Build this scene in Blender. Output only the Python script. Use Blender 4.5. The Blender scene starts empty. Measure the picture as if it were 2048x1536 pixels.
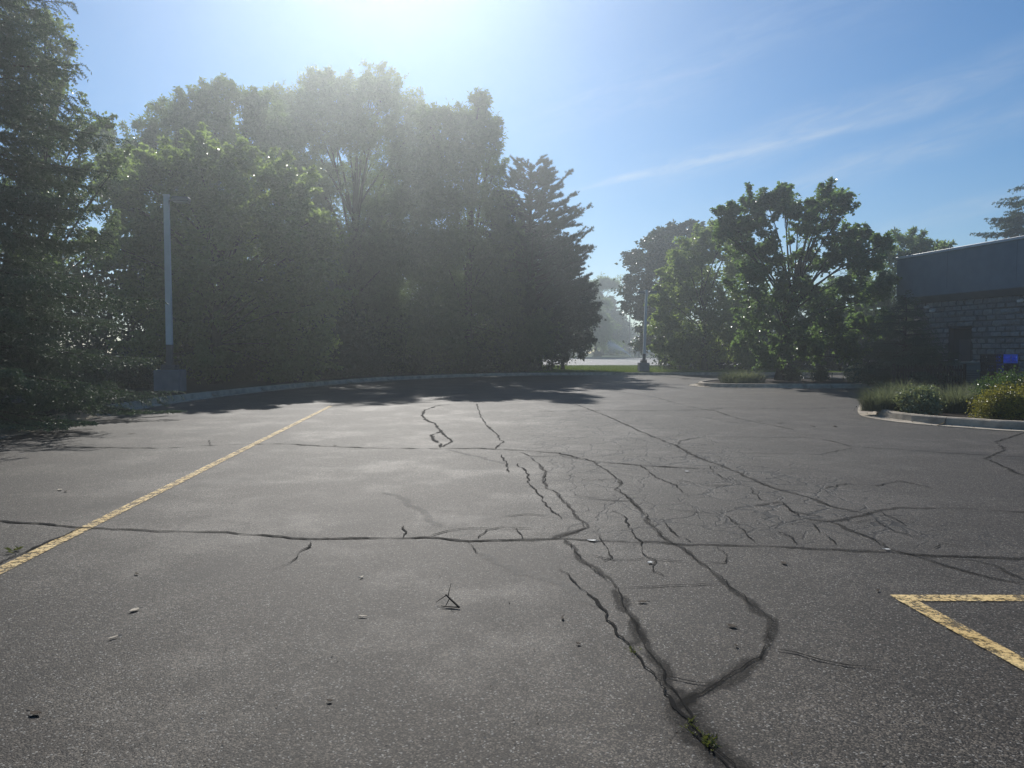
import bpy, math, random
import numpy as np
from mathutils import Vector
R = math.radians
PI = math.pi
random.seed(7)
rng = np.random.default_rng(11)
C = bpy.context.scene
COL = C.collection

# ------------------------------------------------------------------ camera
EYE, FPX, PITCH = 1.4, 1500.0, math.atan(70/1500)
cam_d = bpy.data.cameras.new('camera')
cam = bpy.data.objects.new('camera', cam_d); COL.objects.link(cam)
cam.location = (0, 0, EYE); cam.rotation_euler = (PI/2-PITCH, 0, 0)
cam_d.sensor_width = 36; cam_d.lens = 36*FPX/2048
cam_d.clip_start = 0.05; cam_d.clip_end = 4000
C.camera = cam

# ------------------------------------------------------------------ sun, sky, exposure
SUN_AZ, SUN_EL = R(-9.2), R(35.0)
SUN = Vector((math.sin(SUN_AZ)*math.cos(SUN_EL), math.cos(SUN_AZ)*math.cos(SUN_EL), math.sin(SUN_EL)))
sd = bpy.data.lights.new('sun', 'SUN'); sd.energy = 5.0; sd.angle = R(0.5); sd.color = (1, .96, .90)
so = bpy.data.objects.new('sun', sd); COL.objects.link(so); so.location = (0, 0, 60)
so.rotation_euler = SUN.to_track_quat('Z', 'Y').to_euler()
C.view_settings.view_transform = 'Standard'; C.view_settings.look = 'None'
C.view_settings.gamma = 1; C.view_settings.exposure = 0.1
C.render.engine = 'CYCLES'
C.cycles.max_bounces = 6; C.cycles.diffuse_bounces = 3; C.cycles.glossy_bounces = 2
C.cycles.transmission_bounces = 4; C.cycles.transparent_max_bounces = 12; C.cycles.volume_bounces = 0
C.cycles.use_denoising = True; C.cycles.caustics_reflective = False; C.cycles.caustics_refractive = False
C.cycles.sample_clamp_indirect = 4; C.cycles.sample_clamp_direct = 12

def ray(px, py):
    dx, dz = (px-1024)/FPX, -(py-768)/FPX
    return Vector((dx, math.cos(PITCH)+dz*math.sin(PITCH), -math.sin(PITCH)+dz*math.cos(PITCH)))
def G(px, py, z=0.0):
    r = ray(px, py); t = (z-EYE)/r.z
    return Vector((r.x*t, r.y*t, z))
def at(px, py, Y):
    r = ray(px, py); t = Y/r.y
    return Vector((r.x*t, Y, EYE+r.z*t))

world = bpy.data.worlds.new('World'); C.world = world; world.use_nodes = True
def build_world():
    nt = world.node_tree; N = nt.nodes; L = nt.links; N.clear()
    out = N.new('ShaderNodeOutputWorld'); bg = N.new('ShaderNodeBackground'); bg.inputs[1].default_value = 0.082
    sky = N.new('ShaderNodeTexSky'); sky.sky_type = 'NISHITA'; sky.sun_disc = False
    sky.sun_elevation = SUN_EL; sky.sun_rotation = SUN_AZ
    sky.altitude = 200; sky.air_density = 1.0; sky.dust_density = 0.1; sky.ozone_density = 4.0
    tc = N.new('ShaderNodeTexCoord')
    # thin cirrus: streaks lying along great circles of the sky, broken up by noise
    acc = None
    for (p1, p2, width, gain, seed, lo, hi) in (((1130,385),(1700,255),.008,.42,3,.30,.75), ((1240,370),(2048,120),.034,.34,9,.25,.8),
                                  ((1400,440),(2100,205),.034,.30,5,.28,.8), ((1700,480),(2100,370),.018,.24,6,.3,.8), ((1050,250),(1700,20),.05,.14,7,.3,.8)):
        a, b = ray(*p1).normalized(), ray(*p2).normalized()
        n = a.cross(b).normalized(); along = (b-a).normalized()
        nz0 = N.new('ShaderNodeTexNoise'); nz0.inputs['Scale'].default_value = 6; nz0.inputs['Detail'].default_value = 4
        L.new(tc.outputs['Generated'], nz0.inputs['Vector'])
        d = N.new('ShaderNodeVectorMath'); d.operation = 'DOT_PRODUCT'; d.inputs[1].default_value = n
        L.new(tc.outputs['Generated'], d.inputs[0])
        w = N.new('ShaderNodeMath'); w.operation = 'MULTIPLY_ADD'; w.inputs[1].default_value = width*1.6; w.inputs[2].default_value = -width*.8
        L.new(nz0.outputs['Fac'], w.inputs[0])
        s = N.new('ShaderNodeMath'); s.operation = 'ADD'; L.new(d.outputs['Value'], s.inputs[0]); L.new(w.outputs[0], s.inputs[1])
        ab = N.new('ShaderNodeMath'); ab.operation = 'ABSOLUTE'; L.new(s.outputs[0], ab.inputs[0])
        mr = N.new('ShaderNodeMapRange'); mr.interpolation_type = 'SMOOTHSTEP'
        mr.inputs[1].default_value = 0; mr.inputs[2].default_value = width; mr.inputs[3].default_value = 1; mr.inputs[4].default_value = 0
        L.new(ab.outputs[0], mr.inputs[0])
        # fade at the two ends
        u = N.new('ShaderNodeVectorMath'); u.operation = 'DOT_PRODUCT'; u.inputs[1].default_value = along
        L.new(tc.outputs['Generated'], u.inputs[0])
        u0, u1 = a.dot(along), b.dot(along); m = (u1-u0)*.3
        f1 = N.new('ShaderNodeMapRange'); f1.interpolation_type = 'SMOOTHSTEP'
        f1.inputs[1].default_value = u0-m*.5; f1.inputs[2].default_value = u0+m
        L.new(u.outputs['Value'], f1.inputs[0])
        f2 = N.new('ShaderNodeMapRange'); f2.interpolation_type = 'SMOOTHSTEP'
        f2.inputs[1].default_value = u1+m*1.4; f2.inputs[2].default_value = u1-m
        L.new(u.outputs['Value'], f2.inputs[0])
        mp = N.new('ShaderNodeVectorMath'); mp.operation = 'MULTIPLY_ADD'
        cr = N.new('ShaderNodeCombineXYZ'); L.new(u.outputs['Value'], cr.inputs[0]); L.new(d.outputs['Value'], cr.inputs[1])
        mp.inputs[1].default_value = (14, 70, 1); mp.inputs[2].default_value = (seed, seed*2, seed); L.new(cr.outputs[0], mp.inputs[0])
        nz = N.new('ShaderNodeTexNoise'); nz.inputs['Scale'].default_value = 1; nz.inputs['Detail'].default_value = 6; nz.inputs['Roughness'].default_value = .6
        nz.inputs['Distortion'].default_value = .6
        L.new(mp.outputs[0], nz.inputs['Vector'])
        r2 = N.new('ShaderNodeMapRange'); r2.inputs[1].default_value = lo; r2.inputs[2].default_value = hi; L.new(nz.outputs['Fac'], r2.inputs[0])
        cur = mr.outputs[0]
        for o in (f1.outputs[0], f2.outputs[0], r2.outputs[0]):
            mm = N.new('ShaderNodeMath'); mm.operation = 'MULTIPLY'; L.new(cur, mm.inputs[0]); L.new(o, mm.inputs[1]); cur = mm.outputs[0]
        mm = N.new('ShaderNodeMath'); mm.operation = 'MULTIPLY'; mm.inputs[1].default_value = gain; L.new(cur, mm.inputs[0]); cur = mm.outputs[0]
        if acc is None: acc = cur
        else:
            ad = N.new('ShaderNodeMath'); ad.operation = 'ADD'; L.new(acc, ad.inputs[0]); L.new(cur, ad.inputs[1]); acc = ad.outputs[0]
    mix = N.new('ShaderNodeMix'); mix.data_type = 'RGBA'
    hs = N.new('ShaderNodeHueSaturation'); hs.inputs['Saturation'].default_value = 1.25; L.new(sky.outputs[0], hs.inputs['Color'])
    L.new(acc, mix.inputs['Factor']); L.new(hs.outputs[0], mix.inputs['A']); mix.inputs['B'].default_value = (7.6, 8.2, 8.8, 1)
    L.new(mix.outputs['Result'], bg.inputs[0]); L.new(bg.outputs[0], out.inputs[0])
build_world()

# ------------------------------------------------------------------ node helpers
class Mat:
    def __init__(s, name, rough=.8, spec=.3):
        s.m = bpy.data.materials.new(name); s.m.use_nodes = True
        s.nt = s.m.node_tree; s.N = s.nt.nodes; s.L = s.nt.links
        s.b = s.N['Principled BSDF']; s.out = s.N['Material Output']
        s.b.inputs['Roughness'].default_value = rough; s.b.inputs['Specular IOR Level'].default_value = spec
    def tc(s, kind='Object'):
        t = s.N.new('ShaderNodeTexCoord'); return t.outputs[kind]
    def noise(s, scale, detail=4, rough=.55, vec=None, dist=0):
        n = s.N.new('ShaderNodeTexNoise'); n.inputs['Scale'].default_value = scale; n.inputs['Detail'].default_value = detail
        n.inputs['Roughness'].default_value = rough; n.inputs['Distortion'].default_value = dist
        s.L.new(vec if vec is not None else s.tc(), n.inputs['Vector']); return n.outputs['Fac']
    def vor(s, scale, feature='F1', out='Distance', vec=None, rnd=1):
        n = s.N.new('ShaderNodeTexVoronoi'); n.feature = feature; n.inputs['Scale'].default_value = scale; n.inputs['Randomness'].default_value = rnd
        s.L.new(vec if vec is not None else s.tc(), n.inputs['Vector']); return n.outputs[out]
    def rng(s, v, a, b, c=0., d=1., smooth=False):
        n = s.N.new('ShaderNodeMapRange'); n.interpolation_type = 'SMOOTHSTEP' if smooth else 'LINEAR'
        for i, x in enumerate((a, b, c, d)): n.inputs[i+1].default_value = x
        s.L.new(v, n.inputs[0]); return n.outputs[0]
    def math(s, op, a, b=0., c=0.):
        n = s.N.new('ShaderNodeMath'); n.operation = op
        for i, x in enumerate((a, b, c)):
            if isinstance(x, (int, float)): n.inputs[i].default_value = x
            else: s.L.new(x, n.inputs[i])
        return n.outputs[0]
    def mix(s, f, a, b, mode='MIX'):
        n = s.N.new('ShaderNodeMix'); n.data_type = 'RGBA'; n.blend_type = mode
        for k, x in (('Factor', f), ('A', a), ('B', b)):
            if isinstance(x, (int, float)): n.inputs[k].default_value = x
            elif isinstance(x, tuple): n.inputs[k].default_value = (*x, 1)
            else: s.L.new(x, n.inputs[k])
        return n.outputs['Result']
    def attr(s, name):
        n = s.N.new('ShaderNodeAttribute'); n.attribute_name = name; return n.outputs['Fac']
    def vadd(s, a, b, k):
        n = s.N.new('ShaderNodeVectorMath'); n.operation = 'MULTIPLY_ADD'
        s.L.new(b, n.inputs[0]); n.inputs[1].default_value = (k, k, k); s.L.new(a, n.inputs[2]); return n.outputs[0]
    def noisecol(s, scale, detail=3):
        n = s.N.new('ShaderNodeTexNoise'); n.inputs['Scale'].default_value = scale; n.inputs['Detail'].default_value = detail
        s.L.new(s.tc(), n.inputs['Vector']); return n.outputs['Color']
    def color(s, c):
        if isinstance(c, tuple): s.b.inputs['Base Color'].default_value = (*c, 1)
        else: s.L.new(c, s.b.inputs['Base Color'])
    def rough(s, v): s.L.new(v, s.b.inputs['Roughness'])
    def bump(s, h, strength=.5, dist=.01):
        n = s.N.new('ShaderNodeBump'); n.inputs['Strength'].default_value = strength; n.inputs['Distance'].default_value = dist
        s.L.new(h, n.inputs['Height']); s.L.new(n.outputs[0], s.b.inputs['Normal'])

def simple(name, col, rough=.7, spec=.3, var=.25, scale=8, bump=.0, bscale=60, metal=0):
    m = Mat(name, rough, spec); n = m.noise(scale, 5)
    f = m.rng(n, .3, .7)
    m.color(m.mix(f, tuple(c*(1-var) for c in col), tuple(min(1, c*(1+var)) for c in col)))
    m.b.inputs['Metallic'].default_value = metal
    if bump: m.bump(m.noise(bscale, 4), bump, .01)
    return m.m

def leaf_mat(name, dark, light, trans, tfac=.35, rough=.42, spec=.5):
    m = Mat(name, rough, spec)
    t = m.attr('tint')
    c = m.mix(t, dark, light); m.color(c)
    tr = m.N.new('ShaderNodeBsdfTranslucent'); m.L.new(m.mix(t, tuple(x*.7 for x in trans), trans), tr.inputs['Color'])
    ms = m.N.new('ShaderNodeMixShader'); ms.inputs[0].default_value = tfac
    m.L.new(m.b.outputs[0], ms.inputs[1]); m.L.new(tr.outputs[0], ms.inputs[2]); m.L.new(ms.outputs[0], m.out.inputs['Surface'])
    return m.m

def asphalt(name, lo, hi, fine=True):
    m = Mat(name, .7, .22)
    big = m.noise(.35, 5, .6); mid = m.noise(1.1, 12, .74); small = m.noise(26, 5, .7)
    base = m.mix(m.rng(big, .3, .7), lo, hi)
    base = m.mix(m.rng(m.noise(.8, 4, .6, m.vadd(m.tc(), m.noisecol(.5), 1.5)), .45, .7, 0, .35), base, (hi[0]*1.15, hi[1]*1.03, hi[2]*.95))
    base = m.mix(m.rng(small, .3, .75, 0, .5), base, tuple(x*.45 for x in lo))
    cell = m.N.new('ShaderNodeTexVoronoi'); cell.inputs['Scale'].default_value = 160 if fine else 40; m.L.new(m.tc(), cell.inputs['Vector'])
    sep = m.N.new('ShaderNodeSeparateColor'); m.L.new(cell.outputs['Color'], sep.inputs[0])
    # bare aggregate: wear shows more stones; sun-glare patches are painted in with them
    worn_glare = m.rng(m.math('ADD', m.math('MULTIPLY', mid, .7), m.math('MULTIPLY', m.noise(.45, 3, .5), .3)), .46, .62, 0, 1, True)
    pick = m.math('ADD', sep.outputs[0], m.math('MULTIPLY', worn_glare, .27))
    base = m.mix(m.rng(pick, .55, 1.05, 0, .95), base, tuple(x*3.2 for x in hi))
    base = m.mix(m.rng(sep.outputs[1], .60, .72, 0, .9), base, (lo[0]*.2, lo[1]*.2, lo[2]*.2))
    base = m.mix(m.rng(sep.outputs[2], .965, .98, 0, .75), base, (.27, .26, .235))
    stain = m.rng(m.noise(.7, 6, .7, m.vadd(m.tc(), m.noisecol(.4), 2.0)), .56, .68, 0, .45, True)
    base = m.mix(stain, base, tuple(x*.45 for x in lo))
    h = m.math('ADD', m.math('MULTIPLY', cell.outputs['Distance'], -.6), m.math('MULTIPLY', small, 1.6))
    h = m.math('ADD', h, m.math('MULTIPLY', m.noise(140, 3, .6), .9))
    if fine:
        # alligator cracking in the worn lanes right of the middle
        pos = m.N.new('ShaderNodeSeparateXYZ'); m.L.new(m.tc(), pos.inputs[0])
        x, y = pos.outputs[0], pos.outputs[1]
        xc = m.math('SUBTRACT', x, m.math('MULTIPLY', y, -.06)); xc = m.math('SUBTRACT', xc, 2.35)
        zone = m.rng(m.math('ABSOLUTE', xc), .9, 2.3, 1, 0, True)
        zone = m.math('MULTIPLY', zone, m.rng(y, 4.6, 6.2, 0, 1, True))
        zone = m.math('MULTIPLY', zone, m.rng(y, 13, 24, 1, .25, True))
        zone = m.math('MULTIPLY', zone, m.rng(m.noise(.9, 3), .30, .45))
        wv = m.vadd(m.tc(), m.noisecol(2.3, 4), .5)
        mp = m.N.new('ShaderNodeMapping'); mp.inputs['Scale'].default_value = (1.5, 1.05, 1); m.L.new(wv, mp.inputs[0])
        e1 = m.vor(1.15, 'DISTANCE_TO_EDGE', 'Distance', mp.outputs[0]); e2 = m.vor(2.6, 'DISTANCE_TO_EDGE', 'Distance', mp.outputs[0])
        c1 = m.rng(e1, .011, .024, 1, 0); c2 = m.math('MULTIPLY', m.rng(e2, .016, .036, 1, 0), m.rng(m.noise(1.3, 2), .44, .54))
        ck = m.math('MULTIPLY', m.math('MAXIMUM', c1, c2), zone)
        base = m.mix(m.math('MULTIPLY', ck, .95), base, (.005, .005, .005))
        h = m.math('SUBTRACT', h, m.math('MULTIPLY', ck, 2.5))
    m.color(base)
    m.rough(m.rng(worn_glare, 0, 1, .70, .64))
    m.bump(h, .55, .004)
    return m.m

M = {}
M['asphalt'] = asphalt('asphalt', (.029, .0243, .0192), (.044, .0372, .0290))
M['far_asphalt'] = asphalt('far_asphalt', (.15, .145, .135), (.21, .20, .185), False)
M['concrete'] = simple('concrete', (.36, .31, .24), .85, .25, .38, 4, .5, 90)
M['base_concrete'] = simple('base_concrete', (.17, .185, .205), .85, .2, .2, 4, .4, 70)
M['soil'] = simple('soil', (.035, .028, .02), .95, .1, .5, 6, .9, 40)
M['mulch'] = simple('mulch', (.03, .022, .017), .95, .1, .6, 30, 1., 45)
M['lawn'] = simple('lawn', (.045, .075, .018), .9, .1, .4, 1.2, .8, 60)
M['bark'] = simple('bark', (.055, .045, .036), .9, .15, .4, 14, .8, 30)
M['greybark'] = simple('greybark', (.10, .09, .08), .9, .15, .35, 14, .8, 30)
M['pole'] = simple('pole_paint', (.62, .63, .62), .5, .4, .08, 3)
M['pole_dark'] = simple('pole_foot', (.07, .075, .085), .6, .4, .15, 6)
M['fixture'] = simple('fixture', (.12, .13, .13), .45, .5, .1, 4)
M['stucco'] = simple('stucco', (.20, .235, .255), .95, .1, .09, 2.5)
M['white_metal'] = simple('white_metal', (.72, .71, .68), .45, .5, .05, 2)
M['dark_wood'] = simple('dark_wood', (.03, .026, .022), .85, .2, .35, 20, .4, 50)
M['door_paint'] = simple('door_paint', (.05, .052, .055), .5, .4, .1, 3)
M['door_lower'] = simple('door_panel', (.10, .105, .11), .5, .4, .1, 3)
M['util'] = simple('utility_green', (.15, .19, .17), .6, .3, .1, 3)
M['crate_blue'] = simple('crate_blue', (.04, .17, .85), .4, .5, .08, 5)
M['crate_navy'] = simple('crate_navy', (.02, .05, .30), .4, .5, .1, 5)
M['crate_black'] = simple('crate_black', (.012, .012, .014), .4, .5, .1, 5)
M['crate_red'] = simple('crate_red', (.34, .03, .04), .4, .5, .1, 5)
M['flag'] = simple('flag_yellow', (.85, .62, .02), .5, .3, .05, 5)
M['dead_leaf'] = simple('dead_leaf', (.05, .035, .022), .8, .2, .3, 40)
M['pale_leaf'] = simple('pale_leaf', (.42, .36, .27), .7, .3, .2, 40)
M['paper'] = simple('paper', (.5, .5, .48), .6, .3, .05, 40)
M['twig'] = simple('twig_bark', (.025, .02, .016), .85, .2, .3, 60)
M['sign_panel'] = simple('sign_panel', (.62, .63, .62), .5, .4, .06, 2)
M['far_wall'] = simple('far_wall', (.30, .28, .25), .8, .2, .1, 1)
M['water'] = simple('water_drop', (.95, .97, 1.0), .2, .5, .02, 2)

def paint_mat():
    m = Mat('yellow_paint', .7, .35)
    worn_glare = m.rng(m.math('ADD', m.math('MULTIPLY', m.noise(9, 6, .75), .55), m.math('MULTIPLY', m.noise(55, 4, .7), .45)), .45, .55, 1, 0)
    dirt = m.rng(m.noise(3, 5), .35, .7)
    m.color(m.mix(dirt, (.60, .41, .15), (.76, .56, .25)))
    tr = m.N.new('ShaderNodeBsdfTransparent'); ms = m.N.new('ShaderNodeMixShader')
    m.L.new(m.math('ADD', m.math('MULTIPLY', worn_glare, .85), .12), ms.inputs[0]); m.L.new(tr.outputs[0], ms.inputs[1]); m.L.new(m.b.outputs[0], ms.inputs[2])
    m.L.new(ms.outputs[0], m.out.inputs['Surface']); m.bump(m.noise(120, 4), .5, .004)
    return m.m
M['paint'] = paint_mat()

def strip_mat(name, col, alpha, soft, grain=.3, rough=.75):
    """a band laid on the asphalt; its edge is broken by noise (attribute 'edge' is 0 at the rim, 1 in the middle)"""
    m = Mat(name, rough, .1)
    n = m.noise(45, 5, .7); m.color(m.mix(m.rng(n, .3, .7), tuple(c*(1-grain) for c in col), tuple(c*(1+grain) for c in col)))
    e = m.math('ADD', m.math('MINIMUM', m.math('MULTIPLY', m.attr('edge'), 1.6), 1.0), m.math('MULTIPLY', m.math('SUBTRACT', m.noise(26, 8, .8), .5), 1.5))
    a = m.math('MULTIPLY', m.rng(e, .12, .12+soft, 0, 1, True), alpha)
    tr = m.N.new('ShaderNodeBsdfTransparent'); ms = m.N.new('ShaderNodeMixShader')
    m.L.new(a, ms.inputs[0]); m.L.new(tr.outputs[0], ms.inputs[1]); m.L.new(m.b.outputs[0], ms.inputs[2])
    m.L.new(ms.outputs[0], m.out.inputs['Surface']); m.bump(n, .35, .004)
    return m.m
M['seal'] = strip_mat('crack_sealant', (.022, .021, .019), .44, .9, .45, .92)
M['crack'] = strip_mat('open_crack', (.004, .004, .004), .95, .25, .3, .9)
M['scuff'] = strip_mat('pale_scuff', (.26, .245, .215), .3, .95, .3, .8)
M['edge_dark'] = strip_mat('old_paint_edge', (.022, .022, .022), .9, .3)

M['maple'] = leaf_mat('maple_leaf', (.04, .085, .018), (.12, .19, .055), (.40, .54, .13), .5, .30)
M['ash'] = leaf_mat('ash_leaf', (.04, .08, .025), (.11, .17, .065), (.28, .40, .12), .45, .34)
M['willow'] = leaf_mat('willow_leaf', (.045, .085, .03), (.11, .17, .07), (.30, .42, .14), .48)
M['walnut'] = leaf_mat('walnut_leaf', (.03, .065, .016), (.085, .135, .04), (.24, .35, .09), .42)
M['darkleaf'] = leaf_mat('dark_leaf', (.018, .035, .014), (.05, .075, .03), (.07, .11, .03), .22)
M['linden'] = leaf_mat('linden_leaf', (.03, .07, .022), (.09, .15, .05), (.24, .38, .10), .42, .32)
M['light_maple'] = leaf_mat('light_maple_leaf', (.045, .09, .018), (.14, .21, .055), (.36, .48, .11), .46, .34)
M['spruce'] = leaf_mat('spruce_needle', (.03, .06, .036), (.10, .155, .085), (.10, .16, .06), .22, .5, .35)
M['pine'] = leaf_mat('pine_needle', (.022, .042, .02), (.06, .09, .035), (.08, .12, .035), .2, .5, .3)
M['variegated'] = leaf_mat('variegated_leaf', (.10, .14, .06), (.42, .42, .25), (.3, .34, .12), .3)
M['euonymus'] = leaf_mat('euonymus_leaf', (.03, .075, .018), (.50, .40, .05), (.35, .33, .05), .3)
M['euo_green'] = leaf_mat('euonymus_green', (.03, .065, .02), (.09, .15, .045), (.14, .22, .05), .3, .3, .6)
M['drygrass'] = leaf_mat('grey_grass', (.07, .085, .05), (.20, .21, .13), (.22, .25, .12), .4, .7, .2)
M['grass'] = leaf_mat('lawn_blade', (.045, .08, .012), (.12, .17, .035), (.20, .28, .04), .4, .6, .3)
M['weed'] = leaf_mat('weed_leaf', (.06, .08, .015), (.22, .22, .06), (.2, .22, .04), .3)

def block_mat():
    m = Mat('split_face_block', .92, .15)
    c = m.mix(m.attr('tint'), (.16, .16, .155), (.46, .45, .43))
    m.color(m.mix(m.rng(m.noise(14, 5, .7), .35, .7), m.mix(.55, c, (.10, .10, .10)), c)); m.bump(m.noise(45, 5, .7), .8, .02)
    return m.m
M['block'] = block_mat()

# ------------------------------------------------------------------ mesh helpers
def mesh(name, V, F, mat, parent=None, tint=None, smooth=False, pattr=None, mats=None):
    """V (n,3); F list of arrays (each (k,3) or (k,4)); one mesh object"""
    V = np.asarray(V, np.float32).reshape(-1, 3)
    F = [np.asarray(f, np.int32) for f in (F if isinstance(F, list) else [F]) if len(f)]
    me = bpy.data.meshes.new(name)
    me.vertices.add(len(V)); me.vertices.foreach_set('co', V.ravel())
    loops = np.concatenate([f.ravel() for f in F]); tot = np.concatenate([np.full(len(f), f.shape[1], np.int32) for f in F])
    me.loops.add(len(loops)); me.loops.foreach_set('vertex_index', loops)
    start = np.concatenate([[0], np.cumsum(tot)[:-1]]).astype(np.int32)
    me.polygons.add(len(tot)); me.polygons.foreach_set('loop_start', start); me.polygons.foreach_set('loop_total', tot)
    me.polygons.foreach_set('use_smooth', np.full(len(tot), bool(smooth)))
    me.update(calc_edges=True); me.validate()
    if tint is not None:
        a = me.attributes.new('tint', 'FLOAT', 'FACE'); a.data.foreach_set('value', np.asarray(tint, np.float32))
    if pattr is not None:
        for k, v in pattr.items():
            a = me.attributes.new(k, 'FLOAT', 'POINT'); a.data.foreach_set('value', np.asarray(v, np.float32))
    me.materials.append(mat)
    o = bpy.data.objects.new(name, me); COL.objects.link(o)
    if parent is not None: o.parent = parent
    return o
def tag(o, label=None, cat=None, group=None, kind=None):
    if label: o['label'] = label
    if cat: o['category'] = cat
    if group: o['group'] = group
    if kind: o['kind'] = kind
    return o
def empty(name, loc, label, cat, group=None, rz=0):
    o = bpy.data.objects.new(name, None); COL.objects.link(o); o.location = loc; o.rotation_euler = (0, 0, rz)
    o.empty_display_size = .2
    return tag(o, label, cat, group)

class MB:
    """collects boxes, tubes, polygons into one mesh"""
    def __init__(s): s.V = []; s.Q = []; s.T = []; s.n = 0
    def add(s, V, Q=(), T=()):
        V = np.asarray(V, float).reshape(-1, 3); s.V.append(V)
        if len(Q): s.Q.append(np.asarray(Q, int)+s.n)
        if len(T): s.T.append(np.asarray(T, int)+s.n)
        s.n += len(V)
    def box(s, c, size, rz=0, bev=0.0, tilt=None):
        x, y, z = (d/2 for d in size)
        if bev <= 0:
            P = np.array([(a*x, b*y, c_*z) for c_ in (-1, 1) for a, b in ((-1, -1), (1, -1), (1, 1), (-1, 1))])
            Q = [(0, 3, 2, 1), (4, 5, 6, 7), (0, 1, 5, 4), (1, 2, 6, 5), (2, 3, 7, 6), (3, 0, 4, 7)]; T = []
        else:
            P = []; b = bev
            for zz, k in ((-z, b), (-z+b, 0), (z-b, 0), (z, b)):
                for (sx, sy) in ((-1, -1), (1, -1), (1, 1), (-1, 1)):
                    for (ux, uy) in (((b, 0), (0, b)) if sx*sy < 0 else ((0, b), (b, 0))):
                        P.append((sx*(x-k-ux*(1 if k == 0 else .4)), sy*(y-k-uy*(1 if k == 0 else .4)), zz))
            P = np.array(P); Q = []
            for r in range(3):
                for i in range(8):
                    j = (i+1) % 8; Q.append((r*8+i, r*8+j, r*8+8+j, r*8+8+i))
            for o_, rev in ((0, True), (24, False)):
                a = [(0, 1, 2, 3), (0, 3, 4, 7), (4, 5, 6, 7)]
                for f in a: Q.append(tuple(o_+i for i in (f[::-1] if rev else f)))
            T = []
        ca, sa = math.cos(rz), math.sin(rz)
        if tilt is not None: P = P @ np.array(tilt).T
        P = P @ np.array([(ca, sa, 0), (-sa, ca, 0), (0, 0, 1)])
        s.add(P+np.array(c), Q, T)
    def tube(s, pts, rad, n=6, cap=True):
        V, Q = tube_np(pts, rad, n); base = len(V); T = []
        if cap:
            V = np.vstack([V, pts[0], pts[-1]]); k = len(pts)
            for i in range(n):
                j = (i+1) % n; T.append((base, j, i)); T.append((base+1, (k-1)*n+i, (k-1)*n+j))
        s.add(V, Q, T)
    def poly(s, pts):
        k = len(pts); V = np.vstack([pts, np.mean(pts, 0)]); s.add(V, (), [(i, (i+1) % k, k) for i in range(k)])
    def build(s, name, mat, parent=None, smooth=False, tint=None):
        F = []
        if s.Q: F.append(np.vstack(s.Q))
        if s.T: F.append(np.vstack(s.T))
        return mesh(name, np.vstack(s.V), F, mat, parent, tint, smooth)
def tube_np(pts, rad, n=6):
    P = np.asarray(pts, float); k = len(P); rad = np.broadcast_to(np.asarray(rad, float), (k,))
    T = np.gradient(P, axis=0); T /= np.linalg.norm(T, axis=1, keepdims=True)+1e-9
    ref = np.where(np.abs(T[:, 2:3]) > .9, np.array([[1., 0, 0]]), np.array([[0, 0, 1.]]))
    A = np.cross(T, ref); A /= np.linalg.norm(A, axis=1, keepdims=True)+1e-9; B = np.cross(T, A)
    th = np.arange(n)*2*PI/n
    V = P[:, None]+rad[:, None, None]*(A[:, None]*np.cos(th)[None, :, None]+B[:, None]*np.sin(th)[None, :, None])
    i = np.arange(n); j = (i+1) % n
    Q = np.concatenate([np.stack([r*n+i, r*n+j, (r+1)*n+j, (r+1)*n+i], 1) for r in range(k-1)])
    return V.reshape(-1, 3), Q
def unit(n, r=rng):
    v = r.normal(size=(n, 3)); return v/np.linalg.norm(v, axis=1, keepdims=True)
def norm(v): return v/(np.linalg.norm(v, axis=1, keepdims=True)+1e-9)
def leaf_quads(P, D, Nn, ln, w, fold=.25):
    """diamond leaves folded along the midrib: base P, direction D, normal Nn"""
    S = norm(np.cross(D, Nn)); Nn = np.cross(S, D)
    ln = np.broadcast_to(ln, (len(P),))[:, None]; w = np.broadcast_to(w, (len(P),))[:, None]
    a = P; c = P+D*ln-Nn*ln*.12; m = P+D*ln*.42
    b = m+S*w/2+Nn*w*fold; d = m-S*w/2+Nn*w*fold
    V = np.stack([a, b, c, d], 1).reshape(-1, 3); i = np.arange(len(P))[:, None]*4
    return V, np.concatenate([i+np.array([[0, 1, 2]]), i+np.array([[0, 2, 3]])], 1).reshape(-1, 3)
def smooth_path(pts, step=.25):
    """Catmull-Rom through 2-D points"""
    P = np.array(pts, float); P = np.vstack([2*P[0]-P[1], P, 2*P[-1]-P[-2]]); out = []
    for i in range(1, len(P)-2):
        n = max(2, int(np.linalg.norm(P[i+1]-P[i])/step))
        for k in range(n):
            t = k/n; a, b, c, d = P[i-1], P[i], P[i+1], P[i+2]
            out.append(.5*((2*b)+(c-a)*t+(2*a-5*b+4*c-d)*t*t+(3*b-a-3*c+d)*t**3))
    out.append(P[-2]); return np.array(out)

# ------------------------------------------------------------------ the setting: ground, lots, kerbs, lawns
def struct(o): o['kind'] = 'structure'; return o
def sheet(name, x0, x1, y0, y1, z, mat):
    return struct(mesh(name, [(x0, y0, z), (x1, y0, z), (x1, y1, z), (x0, y1, z)], np.array([[0, 1, 2, 3]]), mat))
sheet('ground', -200, 200, -80, 215, -.06, M['lawn'])
sheet('parking_lot', -20, 90, -40, 41.0, 0, M['asphalt'])
sheet('far_parking_lot', -40, 120, 58.3, 117, -.02, M['far_asphalt'])

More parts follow.
